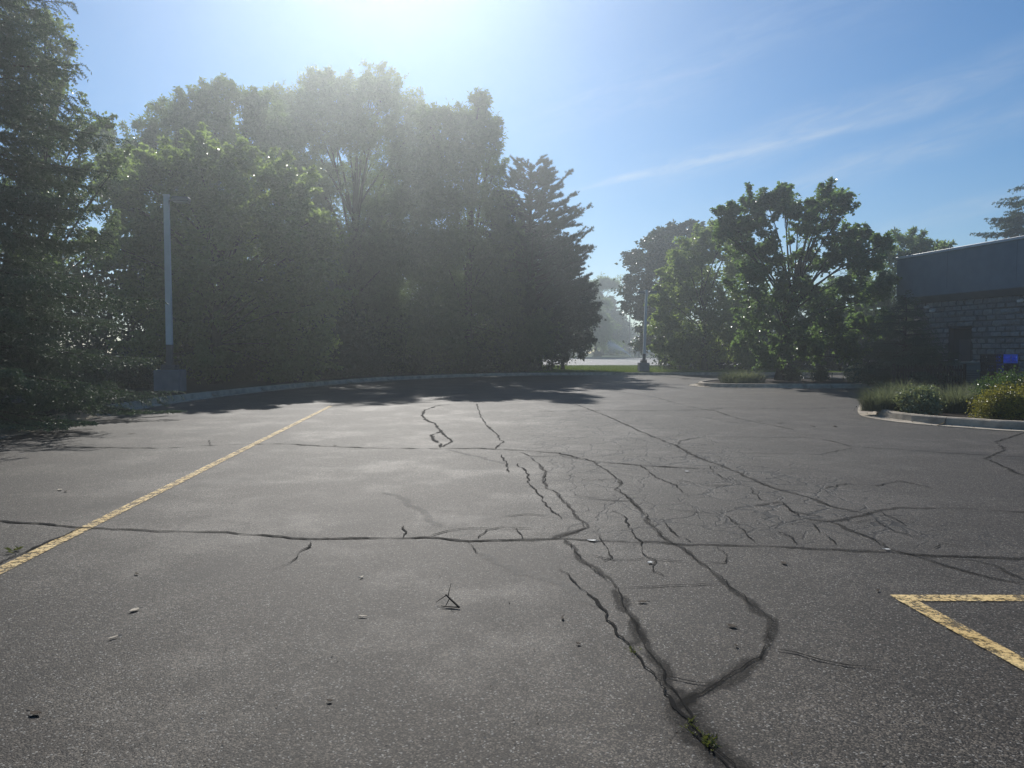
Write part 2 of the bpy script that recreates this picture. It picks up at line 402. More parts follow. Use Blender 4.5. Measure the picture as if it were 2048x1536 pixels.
LEFT = smooth_path([(-7.6, -20), (-8.0, 0), (-8.15, 9), (-8.35, 12.5), (-8.75, 15.5), (-9.0, 19), (-8.6, 23.5), (-7.5, 28.5), (-5.7, 33.3), (-3, 37), (0, 39.2), (3, 40.0), (12, 40.2), (40, 40.6), (88, 41)], .4)
BED = smooth_path([(30, 3), (16, 9.6), (12, 11.3), (8.9, 12.85), (8.3, 13.4), (7.85, 13.95), (7.6, 14.6), (7.6, 15.4), (7.9, 16.3), (8.6, 17.8), (10, 20.5), (11.6, 22.8), (13.0, 24.4)], .2)
ISL = smooth_path([(13, 32.8), (10.3, 32.6), (8.3, 30.9), (7.2, 29), (7.15, 28), (7.6, 27.3), (8.6, 27.0), (12, 26.9), (14.4, 27.1), (15.2, 28.0), (15.0, 30.5), (14.2, 32.2), (13, 32.8)], .25)
FARK = smooth_path([(-40, 117.2), (20, 117.4), (120, 118)], 2)
BACK = smooth_path([(88, 58), (12, 58), (2, 58), (-3, 57.6), (-5, 56.5), (-20, 56)], .6)
PROF = np.array([(-.32, -.03), (-.32, .012), (-.02, .006), (.01, .02), (.035, .125), (.06, .145), (.16, .148), (.175, .13), (.175, -.05)])
def kerb(name, path, side, prof=PROF, seg=3.0, gap=.012):
    """sweeps a kerb-and-gutter section; side +1 puts the bed on the left of the path"""
    T = np.gradient(path, axis=0); T /= np.linalg.norm(T, axis=1, keepdims=True)
    Nn = np.stack([-T[:, 1], T[:, 0]], 1)*side
    s = np.concatenate([[0], np.cumsum(np.linalg.norm(np.diff(path, axis=0), axis=1))])
    mb = MB(); L = s[-1]; k = max(1, int(L/seg)); ns = len(prof)
    for a, b in zip(np.linspace(0, L, k+1)[:-1], np.linspace(0, L, k+1)[1:]):
        ss = np.concatenate([[a+gap/2], s[(s > a+.05) & (s < b-.05)], [b-gap/2]])
        x = np.stack([np.interp(ss, s, path[:, i]) for i in (0, 1)], 1); nn = np.stack([np.interp(ss, s, Nn[:, i]) for i in (0, 1)], 1)
        dz = random.uniform(-.004, .004)
        V = np.array([[(p[0]+n[0]*d, p[1]+n[1]*d, z+(dz if z > .02 else 0)) for d, z in prof] for p, n in zip(x, nn)]).reshape(-1, 3)
        i = np.arange(ns-1); Q = []
        for r in range(len(ss)-1):
            q = np.stack([r*ns+i, r*ns+i+1, (r+1)*ns+i+1, (r+1)*ns+i], 1); Q.append(q if side < 0 else q[:, ::-1])
        mb.add(V, np.vstack(Q))
        for r in (0, len(ss)-1):
            mb.poly(V[r*ns:(r+1)*ns])
    return struct(mb.build(name, M['concrete']))
def inset(path, d, side):
    T = np.gradient(path, axis=0); T /= np.linalg.norm(T, axis=1, keepdims=True)
    return path+np.stack([-T[:, 1], T[:, 0]], 1)*side*d
import bmesh
def area(name, pts, z, mat, thick=.3, rough=.0):
    bm = bmesh.new(); vs = [bm.verts.new((x, y, z)) for x, y in pts]; f = bm.faces.new(vs); f.normal_update()
    if f.normal.z < 0: f.normal_flip()
    bmesh.ops.triangulate(bm, faces=[f])
    me = bpy.data.meshes.new(name); bm.to_mesh(me); bm.free(); me.materials.append(mat)
    o = bpy.data.objects.new(name, me); COL.objects.link(o); return struct(o)
kerb('kerb', LEFT, 1); kerb('kerb', BED, -1); kerb('kerb', ISL, 1)
kerb('kerb', FARK, 1, PROF*np.array([1, 1.0]), 12); kerb('kerb', BACK, 1, PROF*np.array([.6, 1]), 6)
li = inset(LEFT, .15, 1); nfar = int(np.argmax(li[:, 0] > 1.0))
area('planting_bed', list(map(tuple, li[:nfar]))+[(1.0, 57.8), (-5, 56.3), (-60, 56), (-60, -20)], .11, M['soil'])
area('lawn_strip', [(1.0, 57.85)]+list(map(tuple, li[nfar-1:]))+[(88, 57.85)], .115, M['lawn'])
area('shrub_bed', list(map(tuple, inset(BED, .15, -1)))+[(16.5, 25.0), (30, 22)], .10, M['mulch'])
area('tree_island', list(map(tuple, inset(ISL, .15, 1)[:-1])), .11, M['mulch'])
area('far_lawn', [(-40, 117.3), (120, 118.1), (199, 214), (-199, 214)], .10, M['lawn'])

def stripe(name, a, b, w, mat, z=.006, ext=0):
    a, b = np.array(a[:2]), np.array(b[:2]); d = (b-a)/np.linalg.norm(b-a); n = np.array((-d[1], d[0]))*w/2
    k = max(2, int(np.linalg.norm(b-a)/.15)); V = []; e = []
    for i in range(k+1):
        p = a+(b-a)*i/k
        for q in (-1, 1): V.append((*(p+n*q*(1+random.uniform(-.02, .02))), z))
    Q = [(2*i, 2*i+2, 2*i+3, 2*i+1) for i in range(k)]
    o = mesh(name, V, np.array(Q), mat); return struct(o)
A, B = G(-260, 1272), G(662, 812)
stripe('parking_line', A, B, .105, M['paint'])
c0 = G(1800, 1197.5)
stripe('parking_line', G(1789, 1197.5), G(2300, 1198), .105, M['paint'])
stripe('parking_line', G(1815, 1203), G(2460, 1560), .105, M['paint'], .0085)

def band(name, px, width, mat, z, jit=.3, wob=.012, fine=.05, world=False, ends=True, wk=1.0):
    """a crack or sealed seam following picture points laid on the ground"""
    P = np.array([tuple(G(x, y))[:2] for x, y in px]) if not world else np.array(px, float)
    S = [P[0]]
    for a, b in zip(P[:-1], P[1:]):
        n = max(1, int(np.linalg.norm(b-a)/fine)); n = min(n, 60)
        S += [a+(b-a)*(i+1)/n for i in range(n)]
    S = np.array(S); k = len(S)
    if k > 3:
        nz = rng.normal(size=(k, 2)); nz = (nz+np.roll(nz, 1, 0)+np.roll(nz, -1, 0))/2; S = S+nz*wob
    T = np.gradient(S, axis=0); T /= np.linalg.norm(T, axis=1, keepdims=True)+1e-9; N_ = np.stack([-T[:, 1], T[:, 0]], 1)
    w = width/2*(1+jit*np.convolve(rng.normal(size=k+4), np.ones(5)/2.2, 'valid')); w = np.clip(w, width*.12, width*1.2)*wk
    if ends: w *= np.minimum(1, np.minimum(np.arange(k)+1, np.arange(k)[::-1]+1)/4+.1)
    V = np.stack([np.c_[S-N_*w[:, None], np.full(k, z)], np.c_[S, np.full(k, z)], np.c_[S+N_*w[:, None], np.full(k, z)]], 1).reshape(-1, 3)
    e = np.tile([0., 1., 0.], k); i = np.arange(k-1)*3
    Q = np.concatenate([np.stack([i, i+3, i+4, i+1], 1), np.stack([i+1, i+4, i+5, i+2], 1)])
    return V, Q, e
def bands(name, items, mat, z, **kw):
    mb = MB(); E = []
    for px, w in items:
        V, Q, e = band(name, px, w, mat, z+random.uniform(0, .0012), **kw); mb.add(V, Q); E.append(e)
    return struct(mesh(name, np.vstack(mb.V), [np.vstack(mb.Q)], mat, pattr={'edge': np.concatenate(E)}))
cA = [(-80,1038),(0,1042),(60,1047),(120,1052),(165,1056),(250,1060),(340,1064),(430,1065),(500,1069),(570,1076),(640,1079),(760,1077),(850,1076),(930,1083),(1000,1082),(1080,1079),(1130,1078),(1190,1083),(1310,1085),(1380,1090),(1500,1093),(1630,1098),(1770,1105),(1860,1112),(1960,1115),(2048,1117),(2150,1120)]
cB = [(-60,892),(60,893),(150,895),(250,896),(330,897),(400,892),(490,889),(560,888),(650,893),(760,897),(880,898),(960,897),(1040,901),(1120,907),(1185,923),(1290,932),(1400,938)]
cC = [(1225,781),(1272,789),(1309,794),(1361,809),(1402,818),(1436,823),(1460,833),(1490,840),(1540,850),(1600,862)]
cD = [(1080,823),(1200,822),(1300,822),(1400,820),(1470,816),(1570,818),(1700,816)]
cE = [(1150,808),(1210,831),(1302,872),(1354,893),(1391,913),(1439,930),(1497,956),(1542,975),(1610,992),(1672,1016),(1720,1025)]
cF = [(1354,893),(1360,882),(1405,874),(1610,875),(1661,882),(1706,894),(1781,898),(1900,907),(2048,915),(2100,918)]
cF2 = [(1706,896),(1641,909),(1542,908),(1470,905)]
cG = [(2150,1030),(2048,1025),(1900,1017),(1798,1016),(1760,1021),(1713,1033),(1661,1045),(1610,1038)]
cH = [(1661,1045),(1723,1070),(1747,1081),(1777,1098),(1849,1117),(1900,1135),(1980,1157),(2048,1170),(2120,1180)]
cH2 = [(1900,1115),(1950,1120),(2000,1135),(2048,1160)]
cI = [(1040,905),(1062,913),(1120,912),(1185,923),(1217,944),(1244,968),(1234,976),(1268,1009),(1292,1033),(1299,1050),(1333,1084),(1364,1096),(1391,1118),(1436,1152),(1480,1190),(1514,1214),(1538,1241),(1542,1258),(1533,1290),(1522,1310),(1494,1330),(1463,1352),(1424,1375),(1393,1391),(1355,1412)]
cJ = [(1061,915),(1078,930),(1092,944),(1089,961),(1092,978),(1113,985),(1140,1016),(1164,1047),(1171,1055),(1147,1067),(1119,1077)]
cK = [(1131,1080),(1152,1105),(1177,1131),(1208,1154),(1233,1178),(1250,1216),(1271,1251),(1285,1279),(1310,1321),(1345,1377),(1365,1412),(1385,1450),(1425,1495),(1460,1540),(1500,1590),(1560,1680)]
cK2 = [(1121,1140),(1170,1181),(1205,1223),(1233,1258),(1250,1283),(1271,1311),(1295,1335),(1316,1363),(1351,1412),(1379,1450),(1407,1485),(1442,1523),(1475,1570)]
cM = [(2060,862),(1992,884),(2010,900),(1972,917),(2010,935),(2060,958)]
bands('crack_sealant', [(cA[:15],.05),(cA[14:],.10),([(165,1056),(100,1084),(0,1128),(-80,1165)],.06),(cC,.10),(cE,.085),(cF,.07),(cF2,.06),(cG,.085),(cH,.075),(cH2,.06),(cI[:9],.065),(cI[8:19],.085),(cI[18:],.19),(cJ,.065),(cK[:5],.085),(cK[4:10],.15),(cK[9:],.26),(cM,.10),([(1390,832),(1470,846),(1500,842)],.06)], M['seal'], .004, jit=.4, wob=.014, wk=.66)
bands('crack_sealant', [([(1262,1236),(1281,1262),(1283,1282),(1262,1290)],.12),([(1352,1414),(1372,1404),(1392,1388)],.12),([(1105,1080),(1150,1062),(1172,1056)],.10)], M['seal'], .0055)
thin = [(cA[:16],.024),(cA[15:],.008),(cI[:19],.007),(cJ,.007),(cK[:8],.008),(cE,.007),(cG,.007),(cH,.006),(cF,.006),(cM,.008),([(165,1056),(100,1084),(0,1128),(-80,1165)],.02),(cB,.030),(cD,.034),(cK2,.013),(cK[7:],.009),(cI[18:],.010),
 ([(1533,1294),(1560,1300),(1600,1307),(1640,1322),(1680,1330),(1750,1336)],.009),([(1235,1177),(1290,1175),(1340,1172),(1440,1170)],.009),
 ([(1316,1356),(1360,1361),(1420,1372)],.009),([(900,809),(873,812),(849,821),(844,831),(853,841),(870,848),(882,864),(863,870),(867,881),(883,889),(880,897)],.045),
 ([(882,864),(890,872),(904,883),(884,894)],.035),([(953,808),(960,830),(972,850),(996,871),(1000,881),(1007,883),(990,898)],.02),
 ([(622,1084),(612,1098),(595,1112),(586,1125),(547,1141)],.011),([(1034,927),(1055,947),(1058,968),(1078,988),(1096,1016),(1123,1038)],.016),
 ([(998,907),(1012,924),(1020,947)],.016),([(853,1076),(894,1062),(942,1057),(976,1058),(1080,1058)],.010),([(952,1077),(976,1060),(1017,1053),(1030,1058),(1041,1077)],.010),
 ([(808,1050),(807,1062),(809,1075)],.010),([(938,1084),(950,1098),(957,1108)],.010),([(1000,1034),(1060,1028),(1125,1038)],.009),
 ([(1226,1021),(1250,1038),(1264,1063),(1280,1087),(1285,1108),(1306,1120),(1309,1143),(1330,1153)],.011),([(1306,1119),(1340,1121),(1390,1122)],.010),
 ([(1323,1038),(1344,1063),(1383,1085)],.011),([(1438,1098),(1456,1115),(1452,1126),(1414,1126)],.009),([(1452,1031),(1484,1059),(1508,1085)],.010),
 ([(1627,1049),(1641,1066),(1690,1098)],.010),([(1553,1063),(1585,1077),(1595,1091)],.010),([(1190,1062),(1202,1080),(1214,1100),(1220,1118),(1208,1125)],.010),
 ([(1480,1016),(1530,1010),(1560,1003),(1580,1022),(1640,1034)],.012),([(1280,930),(1310,955),(1352,972),(1378,995)],.012),([(1418,932),(1424,945),(1460,962)],.012),
 ([(1330,1020),(1400,1025),(1480,1030)],.010),([(1500,975),(1520,998),(1570,1010),(1600,1035)],.012),([(1650,978),(1690,968),(1750,972),(1800,962),(1860,975)],.014),
 ([(1350,960),(1420,972),(1500,970)],.012),([(1130,950),(1180,962),(1240,958)],.012),([(1150,990),(1200,1000),(1260,1003)],.011),([(1180,1110),(1230,1122),(1290,1118)],.009),
 ([(417,880),(420,885),(422,891)],.015),([(1700,1048),(1745,1040),(1790,1062),(1850,1080)],.010),([(1870,1098),(1880,1088),(1940,1096)],.010),([(1760,1024),(1800,1046),(1836,1062)],.009)]
bands('pavement_crack', thin, M['crack'], .007, jit=.5, wob=.011, fine=.035)
bands('pale_scuff', [([(760,985),(800,992),(840,1020),(880,1055)],.11),([(955,1105),(1000,1128),(1080,1152),(1150,1178),(1200,1215)],.12),([(900,900),(960,915),(1010,928)],.12)], M['scuff'], .0025, jit=.2, wob=.02)

# ------------------------------------------------------------------ trees
def tree(name, label, base, lobes, Y, mat, leaf=(.10, .075), k=34, per=30, spread=.30, style='leaf', bark='bark', trunk_r=.16, dep=.8, group=None, cat='tree', split=.28, z0=.1, gaps=.24, seed=1, twigs=.35, droop=.25, squash=.85, sprig=1.0, lobe=1.0):
    r = np.random.default_rng(seed)
    b = np.array(base, float); root = empty(name, b, label, cat, group)
    Cs, LC, LR, SP = [], [], [], []
    for (px, py, pr) in lobes:
        c = np.array(at(px, py, Y)); rad = pr/FPX*Y; c[1] += r.uniform(-dep, dep)*1.35*max(rad, .8); rad *= r.uniform(.66, .86)*lobe
        if c[2]-rad < .2: c[2] = max(c[2], .2+rad*.5)
        LC.append(c); LR.append(rad)
        n = max(8, int(k*rad*rad*2.3)); u = unit(n, r)*np.array([1, 1, squash]); rr = rad*r.uniform(.12, 1, n)**.42*r.normal(1, .09, n)
        th, ph = np.arctan2(u[:, 1], u[:, 0]), np.arccos(np.clip(u[:, 2], -1, 1)); q = r.uniform(0, 6, 3)
        rr *= 1+.20*np.sin(3*th+q[0])*np.sin(2.5*ph+q[1])+.12*np.sin(5*th+q[2])
        P = c+u*rr[:, None]
        w = np.sin(P[:, 0]*2.1+seed)*np.sin(P[:, 2]*2.6+seed*2)*np.sin(P[:, 1]*1.7)
        P = P[(w > -1+gaps*2-.2*gaps) & (P[:, 2] > .15)] if gaps else P
        if gaps: P = P[r.random(len(P)) > gaps*.6]
        Cs.append(P); SP.append(r.uniform(.6, 1.15, len(P)))
        for _ in range(int(sprig*(3+7*rad))):     # shoots that break the outline
            v = unit(1, r)[0]; v[2] = abs(v[2])*.9+.15 if r.random() < .75 else v[2]; v /= np.linalg.norm(v)
            L = rad*r.uniform(.95, 1.05); m_ = r.integers(3, 6); tt = np.arange(m_)/m_; ln_ = r.uniform(.25, .85)*min(1.7, .55+rad*.65)
            Cs.append(c+v*(L+tt[:, None]*ln_)+np.array([0, 0, .12])*tt[:, None]); SP.append(np.linspace(.5, .26, m_))
    P = np.vstack(Cs); SP = np.concatenate(SP); ok = P[:, 2] > .15; P = P[ok]; SP = SP[ok]; n = len(P); ctr = np.mean(LC, 0)
    cl_t = np.clip(r.normal(.5, .34, n), 0, 1)
    tot = n*per; idx = np.repeat(np.arange(n), per); cc = P[idx]; sp = SP[idx][:, None]
    if style == 'leaf':
        off = r.normal(size=(tot, 3))*spread*.8*sp*np.array([1, 1, .55]); pos = cc+off
        D = norm(unit(tot, r)*np.array([1, 1, .5])+np.array([0, 0, -droop])+norm(cc-ctr)*.25)
        Nn = norm(unit(tot, r)*.9+np.array([0, 0, .85]))
    elif style == 'tuft':      # compound leaves springing from one twig end
        D = norm(unit(tot, r)+np.array([0, 0, .25])+norm(cc-ctr)*.4)
        pos = cc+D*r.uniform(.02, 1, tot)[:, None]*spread*sp*1.5; D = norm(D*.6+unit(tot, r)*.7+np.array([0, 0, -.15]))
        Nn = norm(unit(tot, r)*.8+np.array([0, 0, .8]))
    else:                       # 'spray': long narrow leaves trailing along drooping twigs
        ax = norm(unit(n, r)*np.array([1, 1, .4])+norm(P-ctr)*.8+np.array([0, 0, .35]))[idx]
        t = r.uniform(0, 1, tot)[:, None]
        pos = cc+ax*t*spread*sp*2.8+np.array([0, 0, -1.])*t*t*spread*.8+r.normal(size=(tot, 3))*spread*.16
        D = norm(ax*.7+unit(tot, r)*.75+np.array([0, 0, -.2])); Nn = norm(unit(tot, r)+np.array([0, 0, .4]))
    s = r.uniform(.65, 1.3, tot)
    keep = pos[:, 2] > .12
    V, F = leaf_quads(pos[keep], D[keep], Nn[keep], leaf[0]*1.3*s[keep], leaf[1]*1.3*s[keep])
    tint = np.clip(cl_t[idx]*.9+r.normal(.05, .22, tot), 0, 1)[keep]
    mesh('crown', V-b, F, M[mat], root, np.repeat(tint, 2))
    # trunk, limbs and twigs
    mb = MB(); zt = max(c[2] for c in LC); top = ctr+np.array([0, 0, (zt-ctr[2])*.55]); H = top-b
    tp = np.array([b+H*np.array([t**1.3, t**1.3, t])+(r.normal(size=3)*.05*(0 < t < 1)) for t in np.linspace(0, 1, 8)])
    mb.tube(tp, trunk_r*np.array([1.35, 1.0, .92, .8, .66, .5, .33, .15]), 8)
    for c, rad in zip(LC, LR):
        h = np.clip((c[2]-b[2])/max(H[2], .1)*.62*r.uniform(.6, 1.05), split*.8, .9); s0 = b+H*np.array([h**1.3, h**1.3, h]); d = c-s0
        m1 = s0+d*.5+np.array([0, 0, .12*np.linalg.norm(d)])*(1 if c[2] > s0[2] else -.3)+r.normal(size=3)*.1
        ts = np.linspace(0, 1, 6)[:, None]; pts = (1-ts)**2*s0+2*ts*(1-ts)*m1+ts*ts*c
        r0 = min(trunk_r*.36, .009*np.linalg.norm(d)+.012); mb.tube(pts, np.linspace(r0, r0*.35, 6), 5)
        near = np.argsort(np.linalg.norm(P-c, axis=1))[:int(20*twigs*rad*rad+6)]
        for q in near[::1]:
            a = pts[r.integers(3, 6)]; e = P[q]; mm = (a+e)/2+r.normal(size=3)*.08
            mb.tube([a, mm, e], [r0*.28, r0*.2, .006], 3, False)
    o = mb.build('trunk', M[bark], root, True); o.data.transform(__import__('mathutils').Matrix.Translation(-Vector(b)))
    return root

def gp(px, Y): return ((px-1024)/FPX*Y, Y, .1)
tree('maple_tree', 'bright leafy maple with sunlit outer leaves right behind the left lamp post', gp(430, 28),
     [(225,400,45),(270,360,50),(330,335,50),(395,335,50),(455,330,48),(515,345,50),(570,385,50),(615,435,42),(640,470,30),(290,440,70),(390,430,75),(490,440,80),(580,490,65),(635,535,42),(245,500,60),(330,540,80),(440,560,90),(560,590,80),(640,610,50),(260,610,70),(370,660,85),(490,680,85),(600,690,75),(300,715,50),(420,735,50),(560,740,50)], 28, 'maple', (.125, .10), 30, 26, .30, sprig=1.5, gaps=.34, seed=21, squash=.6, trunk_r=.2, group='trees behind the left kerb')
tree('ash_tree', 'tall ash tree with tufted crown between the spruce and the maple', gp(330, 38),
     [(205,285,25),(225,320,40),(290,250,40),(345,240,45),(375,225,35),(260,300,50),(330,310,70),(400,300,60),(215,370,40),(290,390,70),(380,390,70),(300,480,80),(390,500,80),(330,600,90)], 38, 'ash', (.15, .06), 26, 30, .40, 'tuft', seed=22, trunk_r=.2, group='trees behind the left kerb')
tree('ash_tree', 'ash tree with leafy tufts against the sky left of the tallest feathery crown', gp(480, 39),
     [(420,210,32),(450,195,25),(490,210,40),(525,225,35),(550,265,45),(430,260,60),(500,290,75),(570,330,60),(440,370,80),(540,400,80),(480,490,90),(580,520,80),(520,620,90)], 39, 'ash', (.15, .06), 26, 30, .40, 'tuft', seed=23, trunk_r=.2, group='trees behind the left kerb')
tree('willow_tree', 'tallest feathery tree with fuzzy rounded top in the left tree mass', gp(700, 45),
     [(565,215,28),(600,205,40),(640,180,35),(690,195,45),(735,185,30),(770,205,42),(815,225,35),(835,255,30),(590,280,55),(660,270,70),(745,280,75),(820,310,60),(640,370,80),(740,380,90),(830,400,70),(620,470,80),(720,490,100),(820,510,80),(650,600,95),(760,620,100),(700,700,70),(820,690,70)], 45, 'willow', (.15, .045), 42, 40, .46, 'spray', gaps=.14, sprig=1.3, seed=24, trunk_r=.28, twigs=.25, group='trees behind the left kerb')
tree('walnut_tree', 'dark broad tree with a leafy spire at its top left of the pine', gp(930, 41),
     [(862,260,35),(905,245,32),(935,240,30),(958,222,16),(962,212,9),(970,262,30),(990,285,18),(890,310,60),(955,320,45),(985,345,25),(910,400,75),(980,420,50),(880,490,80),(970,510,70),(1020,480,35),(900,590,90),(1000,600,80),(880,680,80),(980,690,75),(1060,680,60)], 41, 'walnut', (.17, .06), 32, 30, .40, 'tuft', gaps=.12, seed=25, trunk_r=.24, group='trees behind the left kerb')
tree('oak_tree', 'dark low tree below the pine reaching down to the shaded lot', gp(1075, 45),
     [(1040,480,45),(1090,500,45),(1125,540,40),(1060,560,60),(1120,610,55),(1155,590,30),(1165,640,32),(1080,650,65),(1140,690,40),(1030,690,50),(1110,715,30),(1178,600,20),(1176,655,28),(1165,690,24)], 45, 'darkleaf', (.13, .09), 26, 30, .36, seed=26, trunk_r=.18, group='trees behind the left kerb')
tree('birch_tree', 'leafy tree showing through the gaps of the large spruce at the left edge', gp(60, 21),
     [(20,40,60),(80,50,45),(105,100,28),(60,130,55),(20,220,60),(150,230,35),(120,200,35),(175,290,32),(100,300,60),(215,330,28),(190,360,40),(60,400,60),(150,420,50),(200,500,50),(110,520,60)], 21, 'ash', (.075, .055), 40, 30, .22, seed=27, trunk_r=.13, group='trees behind the left kerb')
# right side
tree('oak_tree', 'dark narrow tree behind the right lamp post, its left edge against open sky', gp(1325, 62),
     [(1272,520,22),(1262,575,14),(1300,490,26),(1325,480,22),(1350,472,22),(1385,470,20),(1400,480,18),(1325,520,38),(1290,550,28),(1375,530,45),(1320,590,40),(1275,610,24),(1360,620,45),(1295,650,32),(1280,690,20),(1330,680,35)], 62, 'darkleaf', (.22, .14), 13, 32, .5, seed=31, trunk_r=.2)
tree('maple_tree', 'pale yellow-green rounded tree beside the right lamp post', gp(1410, 44),
     [(1345,555,30),(1370,520,32),(1405,495,34),(1440,480,32),(1475,470,28),(1325,600,28),(1355,610,48),(1420,560,60),(1480,540,50),(1320,655,30),(1370,670,52),(1440,640,60),(1500,620,55),(1325,700,22),(1360,715,30),(1420,710,45),(1490,700,50)], 44, 'light_maple', (.14, .10), 24, 32, .34, seed=32, trunk_r=.16)
tree('linden_tree', 'spreading tree with open crown and visible limbs on the mulched island', gp(1560, 31),
     [(1455,440,22),(1475,465,30),(1445,470,18),(1505,425,30),(1540,420,28),(1566,398,16),(1590,420,28),(1630,415,26),(1655,420,24),(1676,400,9),(1685,430,18),(1520,465,35),(1580,455,35),(1640,460,34),(1690,480,28),(1722,482,24),(1745,470,10),(1750,495,14),(1500,520,40),(1545,530,36),(1640,530,34),(1690,535,42),(1735,540,28),(1480,580,45),(1540,600,45),(1600,590,36),(1660,600,48),(1720,600,42),(1750,600,25),(1500,660,48),(1570,670,48),(1640,670,50),(1710,665,48),(1755,660,32),(1540,715,34),(1620,720,36),(1690,715,36)], 31, 'linden', (.115, .09), 27, 28, .25, seed=33, trunk_r=.19, gaps=.45, twigs=.6, sprig=1.6, lobe=.92, dep=.9)
tree('ash_tree', 'pale tufted tree rising behind the near end of the building', gp(1810, 44),
     [(1762,520,18),(1785,505,20),(1808,485,16),(1830,500,20),(1855,495,14),(1893,500,7),(1872,508,10),(1780,550,34),(1820,530,30),(1765,590,34),(1850,540,28),(1800,600,42),(1780,660,45),(1830,660,40)], 44, 'willow', (.16, .07), 24, 30, .36, 'tuft', seed=34, trunk_r=.15)
tree('elm_tree', 'dark full tree standing directly behind the spreading island tree', gp(1640, 48),
     [(1690,580,30),(1740,600,32),(1500,640,42),(1570,620,50),(1640,610,50),(1710,640,45),(1530,690,45),(1610,690,50),(1690,695,45),(1760,660,35)], 48, 'linden', (.16, .12), 22, 30, .38, gaps=.1, seed=36, trunk_r=.18)
# small growth that closes the dark band under the crowns
def shrub(name, label, px, py, Y, wpx, hpx, mat, leaf=(.07, .05), k=60, per=26, spread=.16, seed=1, cat='shrub', group=None, n=7, z0=.1, style='leaf'):
    """rounded bush: base at pixel column px, top at py, width wpx"""
    r = np.random.default_rng(seed); W = wpx/FPX*Y/2; H = hpx/FPX*Y; b = np.array(((px-1024)/FPX*Y, Y, z0))
    root = empty(name, b, label, cat, group); Cs = []; Ls = []
    for i in range(n):
        a = r.uniform(0, 2*PI); q = r.uniform(.15, .62); rad = min(W, H)*r.uniform(.38, .55)
        c = b+np.array([math.cos(a)*q*W, math.sin(a)*q*W*.8, 0]); c[2] = z0+r.uniform(rad*.7, max(rad*.8, H-rad)); Ls.append((c, rad))
        m = max(8, int(k*rad*rad*2)); Cs.append(c+unit(m, r)*(rad*r.uniform(.2, 1.05, m)**.45)[:, None])
    P = np.vstack(Cs); P = P[P[:, 2] > z0+.02]; m = len(P); idx = np.repeat(np.arange(m), per); tot = m*per; cc = P[idx]
    pos = cc+r.normal(size=(tot, 3))*spread; D = norm(unit(tot, r)+np.array([0, 0, .2])); Nn = norm(unit(tot, r)+np.array([0, 0, .7]))
    keep = pos[:, 2] > z0-.02; s = r.uniform(.7, 1.25, tot)
    V, F = leaf_quads(pos[keep], D[keep], Nn[keep], leaf[0]*s[keep], leaf[1]*s[keep])
    t = np.clip(np.clip(r.normal(.5, .25, m), 0, 1)[idx]*.55+r.normal(.22, .2, tot), 0, 1)[keep]
    mesh('foliage', V-b, F, M[mat], root, np.repeat(t, 2))
    mb = MB()
    for i in range(9):
        q = P[r.integers(0, m)]-b; mb.tube([(r.normal()*.06, r.normal()*.06, -.05), q*np.array([.4, .4, .55]), q], [.02, .013, .005], 4)
    mb.build('stem', M['bark'], root, True); return root
shr = [(150,735,23,150,'small'),(245,728,25,140,''),(620,700,33,170,''),(740,700,37,180,''),(850,705,39,170,''),(960,712,41,160,''),(1050,715,42,120,''),(690,660,40,170,''),(900,660,45,200,''),(480,720,31,150,'')]
ulab = ['understory bush just right of the spruce skirt, behind the left kerb','dark bush behind the concrete base of the left lamp post','shaded bush behind the kerb under the left edge of the feathery tree','deep shaded bush behind the kerb below the tallest crown','dark bush behind the kerb right below the spire-topped tree','dark bush by the bend of the left kerb','low dark bush at the far end of the left kerb beside the grass','tall dark thicket under the tallest feathery crown','tall dark thicket under the spire-topped tree','shaded bush below the bright maple behind the kerb']
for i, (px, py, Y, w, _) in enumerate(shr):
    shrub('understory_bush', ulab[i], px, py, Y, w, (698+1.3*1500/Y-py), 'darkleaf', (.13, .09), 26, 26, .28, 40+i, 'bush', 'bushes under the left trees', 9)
def thicket(name, spots, mat, leaf, per, seed):
    r = np.random.default_rng(seed); P = []
    for (x0, x1, y0, y1, z0, z1, n) in spots:
        P.append(np.c_[r.uniform(x0, x1, n), r.uniform(y0, y1, n), z0+(z1-z0)*r.random(n)**.9*(1+.12*np.sin(np.linspace(0, 40, n)))])
    P = np.vstack(P); idx = np.repeat(np.arange(len(P)), per); pos = P[idx]+r.normal(size=(len(idx), 3))*.4; n = len(pos)
    pos[:, 2] = np.abs(pos[:, 2]-.1)+.1
    V, F = leaf_quads(pos, unit(n, r), norm(unit(n, r)+np.array([0, 0, .6])), leaf[0]*r.uniform(.7, 1.3, n), leaf[1]*r.uniform(.7, 1.3, n))
    return tag(mesh(name, V, F, M[mat], None, np.repeat(np.clip(r.normal(.4, .2, n), 0, 1), 2)), 'added dark leaf mass, mostly unseen, blocking light gaps behind the left trees', 'light_gap_filler', None, 'stuff')
thicket('light_gap_filler', [(-34, -16, 30, 40, .1, 6, 900), (-24, -8, 46, 52, .1, 9, 1500), (-12, 1.5, 50, 55, .1, 8, 1100), (-15, -7.5, 31, 37, .1, 3, 500), (-7, 1, 42, 46, .1, 3, 350)], 'darkleaf', (.26, .18), 24, 71)  # leaf mass added behind the trees, mostly unseen, to block light holes
hed = [(1355,47,70,40),(1430,46.5,90,52),(1510,46.5,100,60),(1590,46.5,100,62),(1670,46,100,64),(1745,46,90,66),(1800,45,70,62)]
hlab = ['leafy hedge bush beyond the lamp post lawn, nearest the post','dark hedge bush behind the pale rounded tree','dark hedge bush seen left of the island tree trunk','dark hedge bush directly behind the island tree trunk','dark hedge bush seen right of the island tree trunk','dark hedge bush near the yellow marker flag','dark hedge bush beside the corner of the building']
